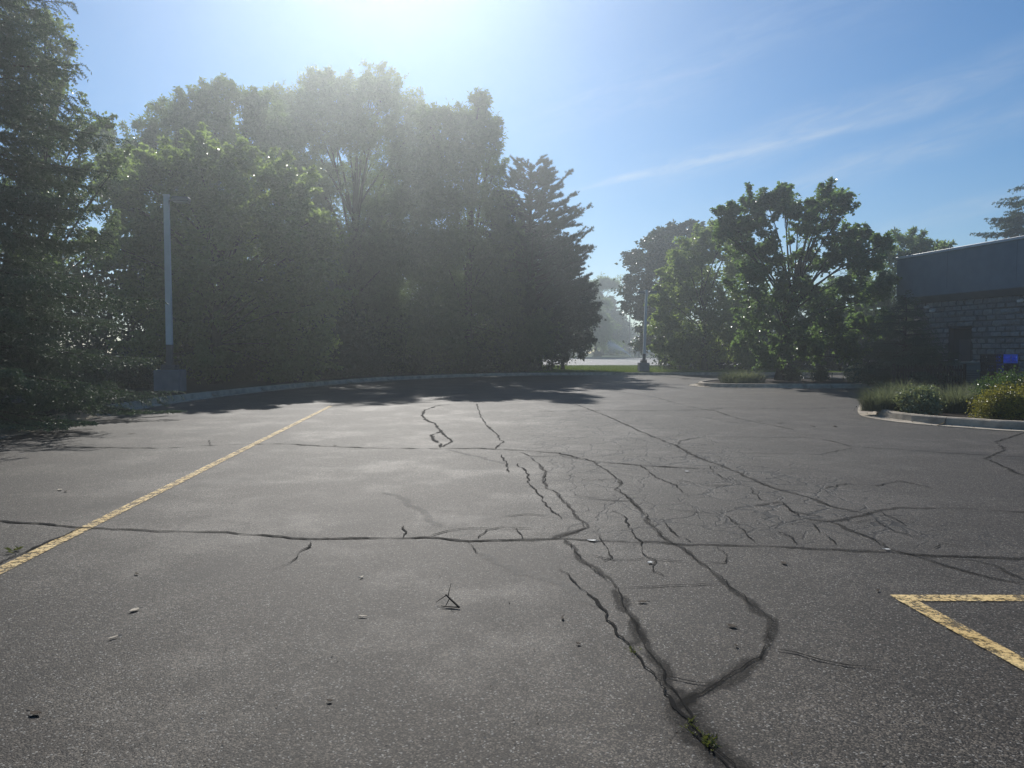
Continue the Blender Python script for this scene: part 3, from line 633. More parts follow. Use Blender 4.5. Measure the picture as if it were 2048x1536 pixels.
for i, (px, Y, w, h) in enumerate(hed):
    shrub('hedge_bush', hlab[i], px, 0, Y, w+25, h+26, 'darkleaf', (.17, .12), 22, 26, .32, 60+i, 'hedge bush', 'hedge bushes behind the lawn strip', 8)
isl = [(1485,745,29.5,80,24,'drygrass','feathery grass clump at the left tip of the mulched island'),(1580,738,30.5,45,34,'darkleaf','small dark shrub right of the island tree trunk'),(1640,740,30,45,30,'darkleaf','low dark shrub in the middle of the island, right of the trunk'),(1708,733,29.5,30,36,'variegated','small pale shrub on the right part of the island')]
for i, (px, py, Y, w, h, mt, lb) in enumerate(isl[1:]):
    shrub('island_shrub', lb, px, py, Y, w, h, mt, (.07, .05), 90, 26, .1, 80+i, 'shrub', 'shrubs on the mulched island', 6)
# right planting bed
shrub('variegated_shrub', 'low white-edged variegated shrub between two grey grass clumps in the right bed', 1840, 0, 14.9, 88, 58, 'variegated', (.06, .04), 260, 26, .06, 90, n=8)
shrub('euonymus_shrub', 'large glossy green shrub with small leaves at the right edge of the bed', 2036, 0, 14.9, 172, 80, 'euo_green', (.05, .035), 150, 30, .09, 91, n=12)
shrub('euonymus_shrub', 'low golden-yellow shrub in front of the glossy green one by the right kerb', 2010, 0, 14.0, 140, 62, 'euonymus', (.045, .032), 240, 30, .07, 92, n=9)
shrub('euonymus_shrub', 'golden-leaved shrub cut by the right picture edge above the kerb', 2070, 0, 14.2, 110, 92, 'euonymus', (.045, .032), 200, 30, .08, 93, n=8)

def grass_clump(name, label, px, Y, wpx, h, mat, n, seed, group=None, wide=.013, bx=1.0):
    r = np.random.default_rng(seed); b = np.array(((px-1024)/FPX*Y, Y, .1)); W = wpx/FPX*Y/2
    root = empty(name, b, label, 'grass clump', group)
    a = r.uniform(0, 2*PI, n); q = np.sqrt(r.random(n)); p0 = np.c_[np.cos(a)*q*W, np.sin(a)*q*W*.6, np.zeros(n)]
    lean = np.c_[np.cos(a)*q, np.sin(a)*q, np.zeros(n)]*.45+r.normal(size=(n, 3))*.28; lean[:, 2] = 0
    L = h*(1-.25*q*q)*r.uniform(.45, 1.2, n)
    p1 = p0+np.array([0, 0, 1])*L[:, None]*.55+lean*L[:, None]*.4; p2 = p0+np.array([0, 0, 1])*L[:, None]*.95+lean*L[:, None]*1.25
    s = np.c_[np.cos(a+1.3), np.sin(a+1.3), np.zeros(n)]*wide/2
    V = np.stack([p0-s, p0+s, p1-s*.8, p1+s*.8, p2], 1).reshape(-1, 3); i = np.arange(n)[:, None]*5
    F = np.concatenate([i+np.array([[0, 1, 3]]), i+np.array([[0, 3, 2]]), i+np.array([[2, 3, 4]])], 1).reshape(-1, 3)
    mesh('blades', V, F, M[mat], root, np.repeat(np.clip(r.normal(.45, .25, n), 0, 1), 3)); return root
grass_clump('ornamental_grass', isl[0][6], 1485, 28.6, 90, .55, 'drygrass', 900, 1, wide=.03)
gg = 'grey grass clumps in the right bed'
grass_clump('ornamental_grass', 'grey-green grass clump at the left tip of the right bed', 1768, 15.8, 86, .52, 'drygrass', 1500, 2, gg)
grass_clump('ornamental_grass', 'grey-green grass clump behind the variegated shrub', 1808, 16.8, 100, .62, 'drygrass', 1500, 3, gg)
grass_clump('ornamental_grass', 'grey-green grass clump right of the variegated shrub', 1905, 15.6, 100, .56, 'drygrass', 1700, 4, gg)
grass_clump('ornamental_grass', 'grey-green grass clump next to the glossy green shrub', 1950, 16.4, 80, .60, 'drygrass', 1300, 5, gg)

# ------------------------------------------------------------------ conifers
def needles_along(Ps, Ds, ln, w, r, per_pt, cone=1.0, up=.0):
    """Ps points on shoots, Ds shoot directions -> flat needle triangles"""
    n = len(Ps)*per_pt; P = np.repeat(Ps, per_pt, 0); D = np.repeat(Ds, per_pt, 0)
    dirs = norm(D*r.uniform(.35, .9, n)[:, None]+unit(n, r)*cone+np.array([0, 0, up])); s = norm(np.cross(dirs, unit(n, r)))*w/2
    L = ln*r.uniform(.7, 1.2, n)[:, None]
    V = np.stack([P-s, P+s, P+dirs*L], 1).reshape(-1, 3); return V, np.arange(n*3).reshape(-1, 3)
def spruce(name, label, base, H, R0, seed, whorl=.34, nb=8, nl=.032, nw=.006, step=.016, per=3, tws=.11, z0=.35, drop=.35, group=None, power=.9, zmax=None):
    r = np.random.default_rng(seed); b = np.array(base, float); root = empty(name, b, label, 'conifer', group)
    mb = MB(); mb.tube([(0, 0, -.1), (0, 0, H*.3), (.05, 0, H*.7), (0, 0, H)], [H*.021, H*.016, H*.008, .01], 8)
    Ps, Ds, Ts, ctint = [], [], [], []; z = z0
    while z < H*.985:
        f = 1-z/H; L0 = R0*f**power+.12
        for i in range(max(4, int(nb*(.55+.45*f)))):
            a = r.uniform(0, 2*PI); L = L0*r.uniform(.72, 1.14); h = np.array([math.cos(a), math.sin(a), 0]); sd_ = np.array([-h[1], h[0], 0])
            t = np.linspace(0, 1, 9); sag = drop*L*r.uniform(.6, 1.3)
            zz = z+r.uniform(-.15, .15)+L*.10*t-sag*t**1.5+sag*.55*np.clip(t-.55, 0, 1)**1.4*1.6
            B = h*(t*L)[:, None]*(1)+np.c_[np.zeros(9), np.zeros(9), zz]+sd_*(np.sin(t*2+a)*.06*L)[:, None]
            B[:, 2] = np.maximum(B[:, 2], .06)
            mb.tube(B, np.linspace(.008+.006*L, .003, 9), 4, False); bt = r.normal(.45, .15)
            nt = int(L/tws)
            for kx in range(nt):
                u = .18+.82*(kx+r.random())/nt; p = np.array([np.interp(u, t, B[:, j]) for j in range(3)])
                l = (.16+.34*L/3*(1-u)**.7*1.6)*r.uniform(.6, 1.2); sg = 1 if kx % 2 else -1
                d = h*r.uniform(.55, 1.0)+sd_*sg*r.uniform(.55, 1.0)+np.array([0, 0, r.uniform(-.45, .12)]); d /= np.linalg.norm(d)
                m = max(3, int(l/step)); s = np.linspace(0, 1, m); q = p+d*(s*l)[:, None]+np.c_[np.zeros(m), np.zeros(m), -s*s*l*r.uniform(.1, .75)]
                q[:, 2] = np.maximum(q[:, 2], .05)
                dd = np.gradient(q, axis=0) if m > 1 else d[None]; Ps.append(q); Ds.append(norm(dd)); ctint.append(np.clip(bt+.18*s+r.normal(0, .08), 0, 1))
                if l > .28:      # secondary fingers
                    for j2 in range(int(l/.09)):
                        u2 = r.uniform(.2, 1); p2 = p+d*u2*l+np.array([0, 0, -u2*u2*l*.3]); d2 = d*.6+np.cross(d, [0, 0, 1])*r.choice([-1, 1])*.7+np.array([0, 0, r.uniform(-.6, .1)]); d2 /= np.linalg.norm(d2)
                        m2 = max(3, int(.16/step)); s2 = np.linspace(0, 1, m2); q2 = p2+d2*(s2*.16)[:, None]; q2[:, 2] = np.maximum(q2[:, 2], .05)
                        Ps.append(q2); Ds.append(np.repeat(d2[None], m2, 0)); ctint.append(np.clip(bt+.22*s2+r.normal(0, .08), 0, 1))
        z += whorl*r.uniform(.75, 1.2)*(.6+.4*f)
    P = np.vstack(Ps); D = np.vstack(Ds); T = np.concatenate(ctint)
    V, F = needles_along(P, D, nl, nw, r, per, .85)
    mesh('crown', V, F, M['spruce'], root, np.clip(np.repeat(T, per)+r.normal(0, .1, len(F)), 0, 1))
    mb.build('trunk', M['bark'], root, True); print(name, len(F)); return root
spruce('spruce_tree', 'large drooping spruce filling the left edge with its skirt over the kerb', (-9.75, 13.6, .1), 12.5, 3.6, 5, whorl=.40, nb=11, nl=.046, nw=.015, step=.024, per=6, tws=.085, drop=.27)
spruce('spruce_tree', 'dark distant spruce rising above the roof edge at the right', (gp(2046, 48)[0], 48, .1), 12.0, 5.6, 6, whorl=.62, nb=8, power=.55, nl=.13, nw=.05, step=.06, per=6, tws=.18, drop=.12)
spruce('spruce_tree', 'dark bluish evergreen cone standing against the stone wall by the picket fence', (13.9, 26.6, .1), 3.35, 1.75, 7, whorl=.24, nb=11, nl=.06, nw=.024, step=.035, per=6, tws=.08, drop=.05, z0=.15, power=.75)

def pine(name, label, base, H, R0, seed, group=None, z0=.25, tuft=.16, nt=34):
    r = np.random.default_rng(seed); b = np.array(base, float); root = empty(name, b, label, 'conifer', group); mb = MB()
    mb.tube([(0, 0, -.1), (.05, 0, H*.4), (-.05, 0, H*.75), (0, 0, H)], [H*.018, H*.014, H*.008, .015], 8)
    tips, dirs = [], []; z = H*z0
    while z < H*.99:
        f = 1-(z/H); L0 = R0*min(1, (f*2.6)**.7)+.25
        for i in range(11):
            a = r.uniform(0, 2*PI); L = L0*r.uniform(.65, 1.1); h = np.array([math.cos(a), math.sin(a), 0]); t = np.linspace(0, 1, 7)
            rise = r.uniform(.05, .62)*(1.4 if z/H > .75 else 1)
            B = np.c_[h[0]*t*L, h[1]*t*L, z+r.uniform(-.3, .3)+L*(rise*t**1.6+.02*t)]; mb.tube(B, np.linspace(.02+.01*L, .008, 7), 4, False)
            for kx in range(int(L/.16)+2):
                u = r.uniform(.3, 1)**.7; p = np.array([np.interp(u, t, B[:, j]) for j in range(3)]); sd_ = np.array([-h[1], h[0], 0])*r.choice([-1, 1])
                d = h*.7+sd_*r.uniform(.1, .9)+np.array([0, 0, r.uniform(.15, .8)]); d /= np.linalg.norm(d); l = r.uniform(.15, .55)*(1.25-u*.5)
                e = p+d*l; mb.tube([p, e], [.008, .006], 3, False)
                for s_ in np.linspace(.35, 1.15, 5): tips.append(p+d*l*s_); dirs.append(norm((d+np.array([0, 0, .35]))[None])[0])
            for s_ in (.9, 1., 1.08): tips.append(np.array([h[0]*L*s_, h[1]*L*s_, B[-1][2]+L*.25*(s_-1)])); dirs.append(norm((h*.6+np.array([0, 0, .8]))[None])[0])
        z += .45*r.uniform(.8, 1.2)
    P = np.array(tips); D = np.array(dirs); V, F = needles_along(P, D, tuft, .026, r, nt//2, .62, .12)
    T = np.repeat(np.clip(r.normal(.45, .18, len(P)), 0, 1), nt//2); mesh('crown', V, F, M['pine'], root, T); mb.build('trunk', M['bark'], root, True)
    print(name, len(F)); return root
pine('pine_tree', 'long-needled pine with upturned candles against the sky at the end of the left trees', (gp(1062, 43)[0], 43, .1), 11.7, 3.1, 8)
pine('pine_tree', 'smaller dark pine low at the right end of the left trees', (gp(1125, 46)[0], 46, .1), 7.3, 1.6, 9)

# ------------------------------------------------------------------ lamp posts
def lamp_post(label, loc, bs, bh, hp, pw, rz, head, tilt=0, foot=.62):
    root = empty('lamp_post', loc, label, 'lamp post', 'lamp posts of the parking lots', rz)
    mb = MB(); mb.box((0, 0, bh/2-.1), (bs, bs, bh+.2), 0, .02); mb.build('concrete_base', M['base_concrete'], root)
    mb = MB(); mb.box((0, 0, bh+.07), (bs*.58, bs*.58, .14), 0, .02)
    for sx in (-1, 1):
        for sy in (-1, 1): mb.tube([(sx*bs*.23, sy*bs*.23, bh+.14), (sx*bs*.23, sy*bs*.23, bh+.18)], .016, 6)
    mb.build('base_plate', M['pole_dark'], root)
    tl = math.tan(tilt)
    def seg(z0, z1, w0, w1, mat, nm):
        mb = MB(); P = [((sx*w+z*tl), sy*w, z) for z, w in ((z0, w0), (z1, w1)) for sx, sy in ((-1, -1), (1, -1), (1, 1), (-1, 1))]
        mb.add(P, [(0, 3, 2, 1), (4, 5, 6, 7), (0, 1, 5, 4), (1, 2, 6, 5), (2, 3, 7, 6), (3, 0, 4, 7)]); return mb.build(nm, mat, root)
    seg(bh+.14, bh+.14+foot, pw*.5, pw*.5, M['pole_dark'], 'pole_foot')
    seg(bh+.14+foot, hp, pw*.5, pw*.42, M['pole'], 'pole')
    mb = MB(); mb.box((hp*tl, 0, hp+.02), (pw*1.05, pw*1.05, .04)); mb.build('pole_cap', M['pole'], root)
    for (dx, l, w, t) in head:
        sg = 1 if dx > 0 else -1
        a = MB(); a.tube([(hp*tl+sg*pw*.4, 0, hp-.14), (hp*tl+dx-sg*l*.4, 0, hp-.12)], .032, 8); ar = a.build('arm', M['fixture'], root)
        m2 = MB(); m2.box((hp*tl+dx, 0, hp-.1), (l, w, .14), 0, .03); hd = m2.build('lamp_head', M['fixture'], root)
        m3 = MB(); m3.box((hp*tl+dx, 0, hp-.178), (l*.8, w*.8, .015)); m3.build('lens', M['white_metal'], hd)
    return root
lamp_post('tall pale square lamp post on a wide concrete block in front of the left trees', (gp(340, 22.8)[0], 22.8, .05), .74, .72, 5.95, .165, R(8), [(.42, .5, .34, 0)])
lamp_post('slightly tilted lamp post on a small concrete block on the grass strip', (gp(1287, 41.3)[0], 41.3, .05), .55, .60, 4.55, .15, R(3), [(.36, .42, .3, 0), (-.30, .36, .3, 0)], R(1.6), .35)
thin_r = empty('lamp_post', (gp(1259, 135)[0], 135, .1), 'thin bare distant pole against the sky left of the dark right tree', 'lamp post')
mb = MB(); mb.tube([(0, 0, 0), (0, 0, 7.6)], [.13, .10], 8); mb.build('pole', M['pole_dark'], thin_r)
mb = MB(); mb.box((0, 0, 7.65), (.7, .3, .14), 0, .03); mb.build('lamp_head', M['fixture'], thin_r)

# ------------------------------------------------------------------ building
WAZ = R(-11.2)                                  # the long wall runs away along this bearing
def building():
    org = Vector((16.05, 30.0, 0)); u = Vector((-math.sin(WAZ), -math.cos(WAZ), 0))   # u: along the wall towards the viewer's right
    rz = math.atan2(u.y, u.x)
    root = empty('store_building', org, 'low building with split stone walls and a deep grey band under its roof', 'building', None, rz)
    # local: x along the wall (0 = far corner), y<0 outside, z up
    LW, HW, dp = 24.0, 3.42, 14.0
    r = np.random.default_rng(4); step = .045; nx, nz = int(LW/step), int(HW/step)
    xs = np.linspace(0, LW, nx+1); zs = np.linspace(0, HW, nz+1); X, Z = np.meshgrid(xs, zs)
    row = np.floor(Z/.2).astype(int); colw = .4; cx = X+np.where(row % 2 == 0, 0, .2); colm = np.floor(cx/colw).astype(int)
    hsh = lambda a, b, k: np.modf(np.abs(np.sin(a*12.9898+b*78.233+k*37.7)*43758.5453))[0]
    fx = cx/colw-colm; fz = Z/.2-row
    edge = np.minimum(np.minimum(fx, 1-fx)*colw, np.minimum(fz, 1-fz)*.2); face = np.clip(edge/.03, 0, 1)
    nzv = np.zeros_like(X)
    for i in range(14):
        kx, kz, p = r.uniform(8, 40), r.uniform(8, 45), r.uniform(0, 6); nzv += np.sin(X*kx+p)*np.sin(Z*kz+p*2)/5
    D = 1.9*face*(.012+.035*hsh(row, colm, 1)+(fx-.5)*.05*(hsh(row, colm, 2)-.5)+(fz-.5)*.05*(hsh(row, colm, 3)-.5)+nzv*.012)
    nrm = -1
    DX0, DX1, DZ = 1.9, 2.95, 2.18              # door opening
    V = np.stack([X, -D, Z], 2).reshape(-1, 3); i, j = np.meshgrid(np.arange(nx), np.arange(nz)); a = (j*(nx+1)+i)
    xm = (xs[i]+xs[i+1])/2; zm = (zs[j]+zs[j+1])/2; ok = ~((xm > DX0) & (xm < DX1) & (zm < DZ))
    Q = np.stack([a, a+1, a+nx+2, a+nx+1], 2)[ok]
    tn = hsh(np.floor(zm/.2), np.floor((xm+np.where(np.floor(zm/.2) % 2 == 0, 0, .2))/colw), 5)
    em = np.minimum(np.minimum(np.modf((xm+np.where(np.floor(zm/.2) % 2 == 0, 0, .2))/colw)[0], 1-np.modf((xm+np.where(np.floor(zm/.2) % 2 == 0, 0, .2))/colw)[0])*colw, np.minimum(np.modf(zm/.2)[0], 1-np.modf(zm/.2)[0])*.2)
    tn = np.where(em < .026, .0, .35+.65*tn)[ok]
    mesh('stone_wall', V, Q, M['block'], root, tn)
    mb = MB(); mb.box((LW/2, dp/2+.25, HW/2), (LW-.02, dp, HW)); 
    mb.build('inner_shell', M['block'], root, False, np.full(6, .3))
    mb = MB()                                   # deep band: vertical face, sloped soffit back to the wall
    prof = [(.02, 3.20), (-.16, 3.22), (-.46, 3.40), (-.48, 3.43), (-.48, 4.98), (-.1, 4.98), (-.1, 4.6), (.3, 4.6), (.3, 3.2)]
    e0, e1 = -.46, LW+.4; n = len(prof)
    V = [(x, y, z) for x in (e0, e1) for y, z in prof]; Q = [(k, (k+1) % n, n+(k+1) % n, n+k) for k in range(n)]
    mb.add(V, Q); mb.poly(np.array(V[:n])[::-1]); mb.poly(np.array(V[n:]))
    mb.box((-.30, dp/2+.31, 4.1), (.3, dp, 1.72))
    fb = mb.build('roof_band', M['stucco'], root)
    mb = MB(); mb.box((LW/2-.03, dp/2-.1, 4.7), (LW+.1, dp-.3, .12)); mb.build('roof', M['stucco'], root)
    mb = MB(); mb.box(((e0+e1)/2, -.30, 5.03), (e1-e0+.06, .46, .10), 0, .012); mb.box((-.30, dp/2, 5.028), (.4, dp, .09), 0, .012)
    cp = mb.build('coping', M['white_metal'], root)
    for x in (2.2, 5.2, 8.2, 11.2):
        mb = MB(); mb.box((x, -.481, 4.28), (.012, .006, 1.3)); mb.build('band_joint', M['pole_dark'], fb)
    dr = MB(); dr.box(((DX0+DX1)/2, .14, DZ/2), (DX1-DX0-.1, .05, DZ-.06)); d = dr.build('door', M['door_paint'], root)
    lp = MB(); lp.box(((DX0+DX1)/2+.1, .112, 1.2), (.62, .01, 1.1)); lp.build('panel', M['door_lower'], d)
    hn = MB(); hn.tube([(DX0+.2, .1, 1.0), (DX0+.2, .05, 1.0), (DX0+.32, .05, 1.0)], .013, 6); hn.build('handle', M['white_metal'], d)
    fr = MB()
    for x in (DX0, DX1): fr.box((x, .08, DZ/2), (.07, .28, DZ))
    fr.box(((DX0+DX1)/2, .08, DZ+.03), (DX1-DX0+.14, .28, .07)); fr.build('door_frame', M['door_paint'], root)
    for x, z in ((.75, 3.02), (1.05, 2.86), (5.0, 3.0)):
        l = MB(); l.box((x, -.09, z), (.16, .16, .09), 0, .015); l.box((x, -.03, z+.05), (.06, .08, .06)); l.build('wall_light', M['white_metal'], root)
    return root, org, u
bld, ORG, UU = building()
def wallpt(s, off, z=0):                        # s metres along the wall, off metres out of it
    nrm_ = Vector((-math.cos(WAZ), math.sin(WAZ), 0)); nrm_ = Vector((UU.y, -UU.x, 0))
    p = ORG+UU*s+nrm_*off; return Vector((p.x, p.y, z))

# low slatted fence, utility box, milk crates
fx0, fx1, FY = gp(1788, 25.6)[0], gp(1968, 24.2)[0], 25.4
fr = empty('picket_fence', ((fx0+fx1)/2, FY, .05), 'low dark slatted wooden fence beside the stacked crates', 'fence', None, R(-14))
wf = (fx1-fx0)/1.0; n = 26; mb = MB()
for i in range(n):
    hgt = .80+random.uniform(-.02, .02); mb.box((-wf/2+wf*(i+.5)/n, random.uniform(-.005, .005), hgt/2), (wf/n*.62, .022, hgt), random.uniform(-.02, .02))
mb.build('slats', M['dark_wood'], fr)
for z in (.2, .64):
    mb = MB(); mb.box((0, .03, z), (wf, .035, .08)); mb.build('rail', M['dark_wood'], fr)
for x in (-wf/2, -wf/6, wf/6, wf/2):
    mb = MB(); mb.box((x, .07, .42), (.08, .08, .86), 0, .006); mb.build('post', M['dark_wood'], fr)
up = at(1943, 735, 25.6)
ub = empty('utility_box', (up.x, 26.1, .05), 'low grey-green utility box seen over the slatted fence', 'utility box', None, R(-12))
mb = MB(); mb.box((0, 0, .42), (.95, .8, .84), 0, .02); mb.build('cabinet', M['util'], ub)
mb = MB(); mb.box((0, 0, .87), (1.05, .9, .07), 0, .015); mb.build('lid', M['util'], ub)
mb = MB()
for k in range(6): mb.box((0, -.405, .2+.08*k), (.7, .02, .02))
mb.build('vents', M['pole_dark'], ub)

def crate_mesh(s=.31, h=.28):
    mb = MB(); t = .014
    for sx in (-1, 1):
        for sy in (-1, 1): mb.box((sx*(s/2-t), sy*(s/2-t), h/2), (t*2, t*2, h))
    for z, hh in ((.02, .04), (h*.5, .02), (h-.022, .044)):
        for sg in (-1, 1):
            mb.box((0, sg*(s/2-t*.5), z), (s-4*t, t, hh)); mb.box((sg*(s/2-t*.5), 0, z), (t, s-4*t, hh))
    for i in (-2, 0, 2):                      # open grid of slanted bars on each side
        for sg in (-1, 1):
            for tl in (-1, 1):
                x0, x1 = i*.036-.03*tl, i*.036+.03*tl
                for z0, z1 in ((.05, h*.48), (h*.52, h-.05)):
                    mb.tube([(x0, sg*(s/2-t*.5), z0), (x1, sg*(s/2-t*.5), z1)], .0085, 4, False)
                    mb.tube([(sg*(s/2-t*.5), x0, z0), (sg*(s/2-t*.5), x1, z1)], .0085, 4, False)
    for i in range(-3, 4): mb.box((i*.04, 0, .012), (.018, s-4*t, .012)); mb.box((0, i*.04, .012), (s-4*t, .018, .011))
    return mb
proto = None; crates = {}
CY, ch = 23.4, .285
lay = {(0, 3): 'black', (1, 3): 'black', (2, 3): 'blue', (3, 3): 'blue', (0, 2): 'black', (1, 2): 'navy', (2, 2): 'black', (3, 2): 'black', (0, 1): 'black', (1, 1): 'red', (2, 1): 'black', (3, 1): 'black', (0, 0): 'black', (1, 0): 'navy', (2, 0): 'black', (3, 0): 'black'}
names = ['leftmost crate stack', 'second crate stack from the left', 'third crate stack from the left', 'rightmost crate stack']
rown = ['bottom', 'third from the top', 'second from the top', 'topmost']
for (c, rw), colr in lay.items():
    p = at(1976+17.6*c, 740, CY)
    key = colr
    if key not in crates: crates[key] = crate_mesh().build('milk_crate', M['crate_'+colr]); o = crates[key]
    else: o = crates[key].copy(); COL.objects.link(o)
    o.location = (p.x+.012*((rw*7+c*3) % 3-1), CY+.07*c+.01*((rw+c) % 2), .10+ch*rw); o.rotation_euler = (0, 0, R(-8+3*((rw*5+c) % 3)))
    cn = {'blue': 'bright blue', 'navy': 'navy blue'}.get(colr, colr)
    tag(o, f'{cn} plastic milk crate, {rown[rw]} of the {names[c]}'.replace('from the ', ''), 'milk crate', 'milk crates stacked by the stone wall')
fl = empty('marker_flag', (gp(1748, 29)[0], 29, .11), 'small bright yellow marker flag in the island mulch', 'flag', None, R(15))
mb = MB(); mb.tube([(0, 0, 0), (.01, 0, .42)], .006, 5); mb.build('stake', M['fixture'], fl)
mb = MB(); k = 6; V = [(x*.035+.01, .02*math.sin(x*1.1)+o_, z) for o_ in (-.002, .002) for x in range(k) for z in (.22+.012*x, .40+.008*x)]
mb.add(V, [(o_*2*k+2*i, o_*2*k+2*i+2, o_*2*k+2*i+3, o_*2*k+2*i+1) for o_ in (0, 1) for i in range(k-1)]); mb.build('flag', M['flag'], fl)

# ------------------------------------------------------------------ far side of the far lot
ft = 'trees on the lawn beyond the far lot'
tree('lawn_tree', 'slim leafy tree on the far lawn nearest the left tree mass', gp(1157, 120), [(1150,600,22),(1165,580,18),(1140,640,26),(1170,630,24),(1155,665,24),(1180,660,18),(1130,675,20)], 120, 'walnut', (.35, .22), 5, 34, .9, seed=51, trunk_r=.22, group=ft, split=.5)
tree('lawn_tree', 'wispy leaning tree with drooping top above the sprinkler lawn', gp(1191, 121), [(1190,585,16),(1210,572,13),(1222,577,9),(1180,600,14),(1200,612,15),(1190,640,20),(1208,640,14),(1178,662,18),(1200,668,16)], 121, 'willow', (.45, .10), 5, 34, 1.0, 'spray', seed=52, trunk_r=.2, group=ft, split=.5, twigs=.8)
tree('lawn_tree', 'dark rounded tree at the far end, sloping down to the horizon gap', gp(1205, 150), [(1200,615,22),(1215,630,20),(1228,645,16),(1240,660,14),(1200,650,26),(1222,668,20),(1180,640,26),(1245,675,12)], 150, 'darkleaf', (.45, .3), 4, 36, 1.1, seed=53, trunk_r=.3, group=ft)
bl = ['low shrubby tree under the horizon gap behind the sprinkler','second low tree under the horizon gap, left of the distant pole','low tree behind the distant sign panel','small pointed tree right under the bare sky gap','low dark tree behind the right lamp post base']
for i, (px, py, Y, w) in enumerate([(1215,668,160,50),(1250,660,175,36),(1290,668,165,44),(1264,652,185,16),(1318,660,160,50)]):
    shrub('far_tree', bl[i], px, 0, Y, w, 698+1.3*1500/Y-py, 'maple' if i in (0, 2) else 'darkleaf', (.5, .35), 4, 30, .8, 120+i, 'tree', 'low trees on the horizon', 8)
def far_woods():
    r = np.random.default_rng(77); n = 2600; x = r.uniform(-60, 120, n); y = r.uniform(185, 205, n); top = 7+2.5*np.sin(x*.13)+2*np.sin(x*.31+1); z = top*r.random(n)**.8
    idx = np.repeat(np.arange(n), 18); P = np.c_[x, y, z][idx]+r.normal(size=(n*18, 3))*1.0; P[:, 2] = np.abs(P[:, 2]); m = len(P)
    V, F = leaf_quads(P, unit(m, r), norm(unit(m, r)+np.array([0, -.2, .6])), .8*r.uniform(.6, 1.3, m), .55*r.uniform(.6, 1.3, m))
    tag(mesh('far_woods', V, F, M['darkleaf'], None, np.repeat(np.clip(r.normal(.5, .2, m), 0, 1), 2)), 'distant band of woods along the horizon', 'woods', None, 'stuff')
far_woods()
sg = empty('roadside_sign', (gp(1297, 121)[0], 121, .1), 'pale distant sign panel on two legs right of the far bollards', 'sign')
mb = MB(); mb.box((0, 0, 1.35), (1.5, .12, 1.05), 0, .02); mb.build('panel', M['sign_panel'], sg)
for x in (-.55, .55):
    mb = MB(); mb.box((x, 0, .42), (.12, .10, .84)); mb.build('leg', M['pole_dark'], sg)
kb = empty('small_hut', (gp(1282, 140)[0], 140, .1), 'small pale-roofed hut in the distance beside the right lamp post', 'hut')
mb = MB(); mb.box((0, 0, 1.6), (2.2, 2, 3.2)); mb.build('wall', M['far_wall'], kb)
mb = MB(); mb.add([(-1.4, -1.3, 3.2), (1.4, -1.3, 3.2), (1.4, 1.3, 3.2), (-1.4, 1.3, 3.2), (-.6, 0, 3.75), (.6, 0, 3.75)], [(0, 3, 2, 1), (0, 1, 5, 4), (2, 3, 4, 5)], [(1, 2, 5), (3, 0, 4)]); mb.build('roof', M['sign_panel'], kb)
for i, (px, lb) in enumerate(((1270, 'left one of the two short dark posts on the far lawn'), (1278, 'right one of the two short dark posts on the far lawn'))):
    b_ = MB(); b_.tube([(0, 0, 0), (0, 0, .95), (0, 0, 1.0)], [.14, .14, .08], 10); b_.box((0, 0, .82), (.30, .30, .05)); o = b_.build('post', M['pole_dark']); o.location = gp(px, 119.5); tag(o, lb, 'post', 'short posts on the far lawn')
bs = shrub('far_shrub', 'small dark shrub on the far lawn by the edge of the left trees', 1136, 0, 118.5, 16, 20, 'darkleaf', (.2, .14), 60, 22, .22, 130)
bs = shrub('far_shrub', 'low round shrub at the foot of the wispy leaning tree', 1195, 0, 118.5, 14, 10, 'darkleaf', (.2, .14), 60, 22, .18, 131)
def spray():
    r = np.random.default_rng(3); p0 = Vector(gp(1262, 118.6)); n = 5200; t = r.random(n)**1.3
    x = -3.55*t; z = 3.05*t-.75*t*t+.1; wd = .02+.26*t**1.4
    P = np.c_[p0.x+x+r.normal(size=n)*wd, p0.y-.4*t+r.normal(size=n)*wd, p0.z+z+r.normal(size=n)*wd*.9-np.abs(r.normal(size=n))*t*t*.5]
    s = r.uniform(.02, .045, n)
    o6 = np.array([(1, 0, 0), (-1, 0, 0), (0, 1, 0), (0, -1, 0), (0, 0, 1), (0, 0, -1)]); f8 = np.array([(0, 2, 4), (2, 1, 4), (1, 3, 4), (3, 0, 4), (2, 0, 5), (1, 2, 5), (3, 1, 5), (0, 3, 5)])
    V = (P[:, None]+o6[None]*s[:, None, None]).reshape(-1, 3); F = (np.arange(n)[:, None, None]*6+f8[None]).reshape(-1, 3)
    tag(mesh('sprinkler_spray', V, F, M['water']), 'white jet of sprinkler water arcing left over the far lawn', 'water spray', None, 'stuff')
    mb = MB(); mb.tube([(0, 0, -.1), (0, 0, .16)], .04, 8); mb.tube([(0, 0, .14), (-.1, 0, .22)], [.03, .018], 6); o = mb.build('sprinkler_head', M['pole_dark']); o.location = p0; tag(o, 'small sprinkler head throwing the jet on the far lawn', 'sprinkler')
spray()
def lawn_blades():
    r = np.random.default_rng(8); n = 60000; x = r.uniform(1, 18, n); y = 40.4+17.3*r.random(n)**1.5; p0 = np.c_[x, y, np.full(n, .11)]
    d = unit(n, r)*np.array([.5, .5, 0])+np.array([0, 0, 1]); L = r.uniform(.04, .11, n)[:, None]; a = r.uniform(0, PI, n); s = np.c_[np.cos(a), np.sin(a), np.zeros(n)]*.012
    V = np.stack([p0-s, p0+s, p0+d*L], 1).reshape(-1, 3)
    tag(mesh('lawn_grass', V, np.arange(n*3).reshape(-1, 3), M['grass'], None, np.clip(r.normal(.5, .25, n), 0, 1)), 'mown grass on the strip between the two lots', 'grass', None, 'stuff')
lawn_blades()

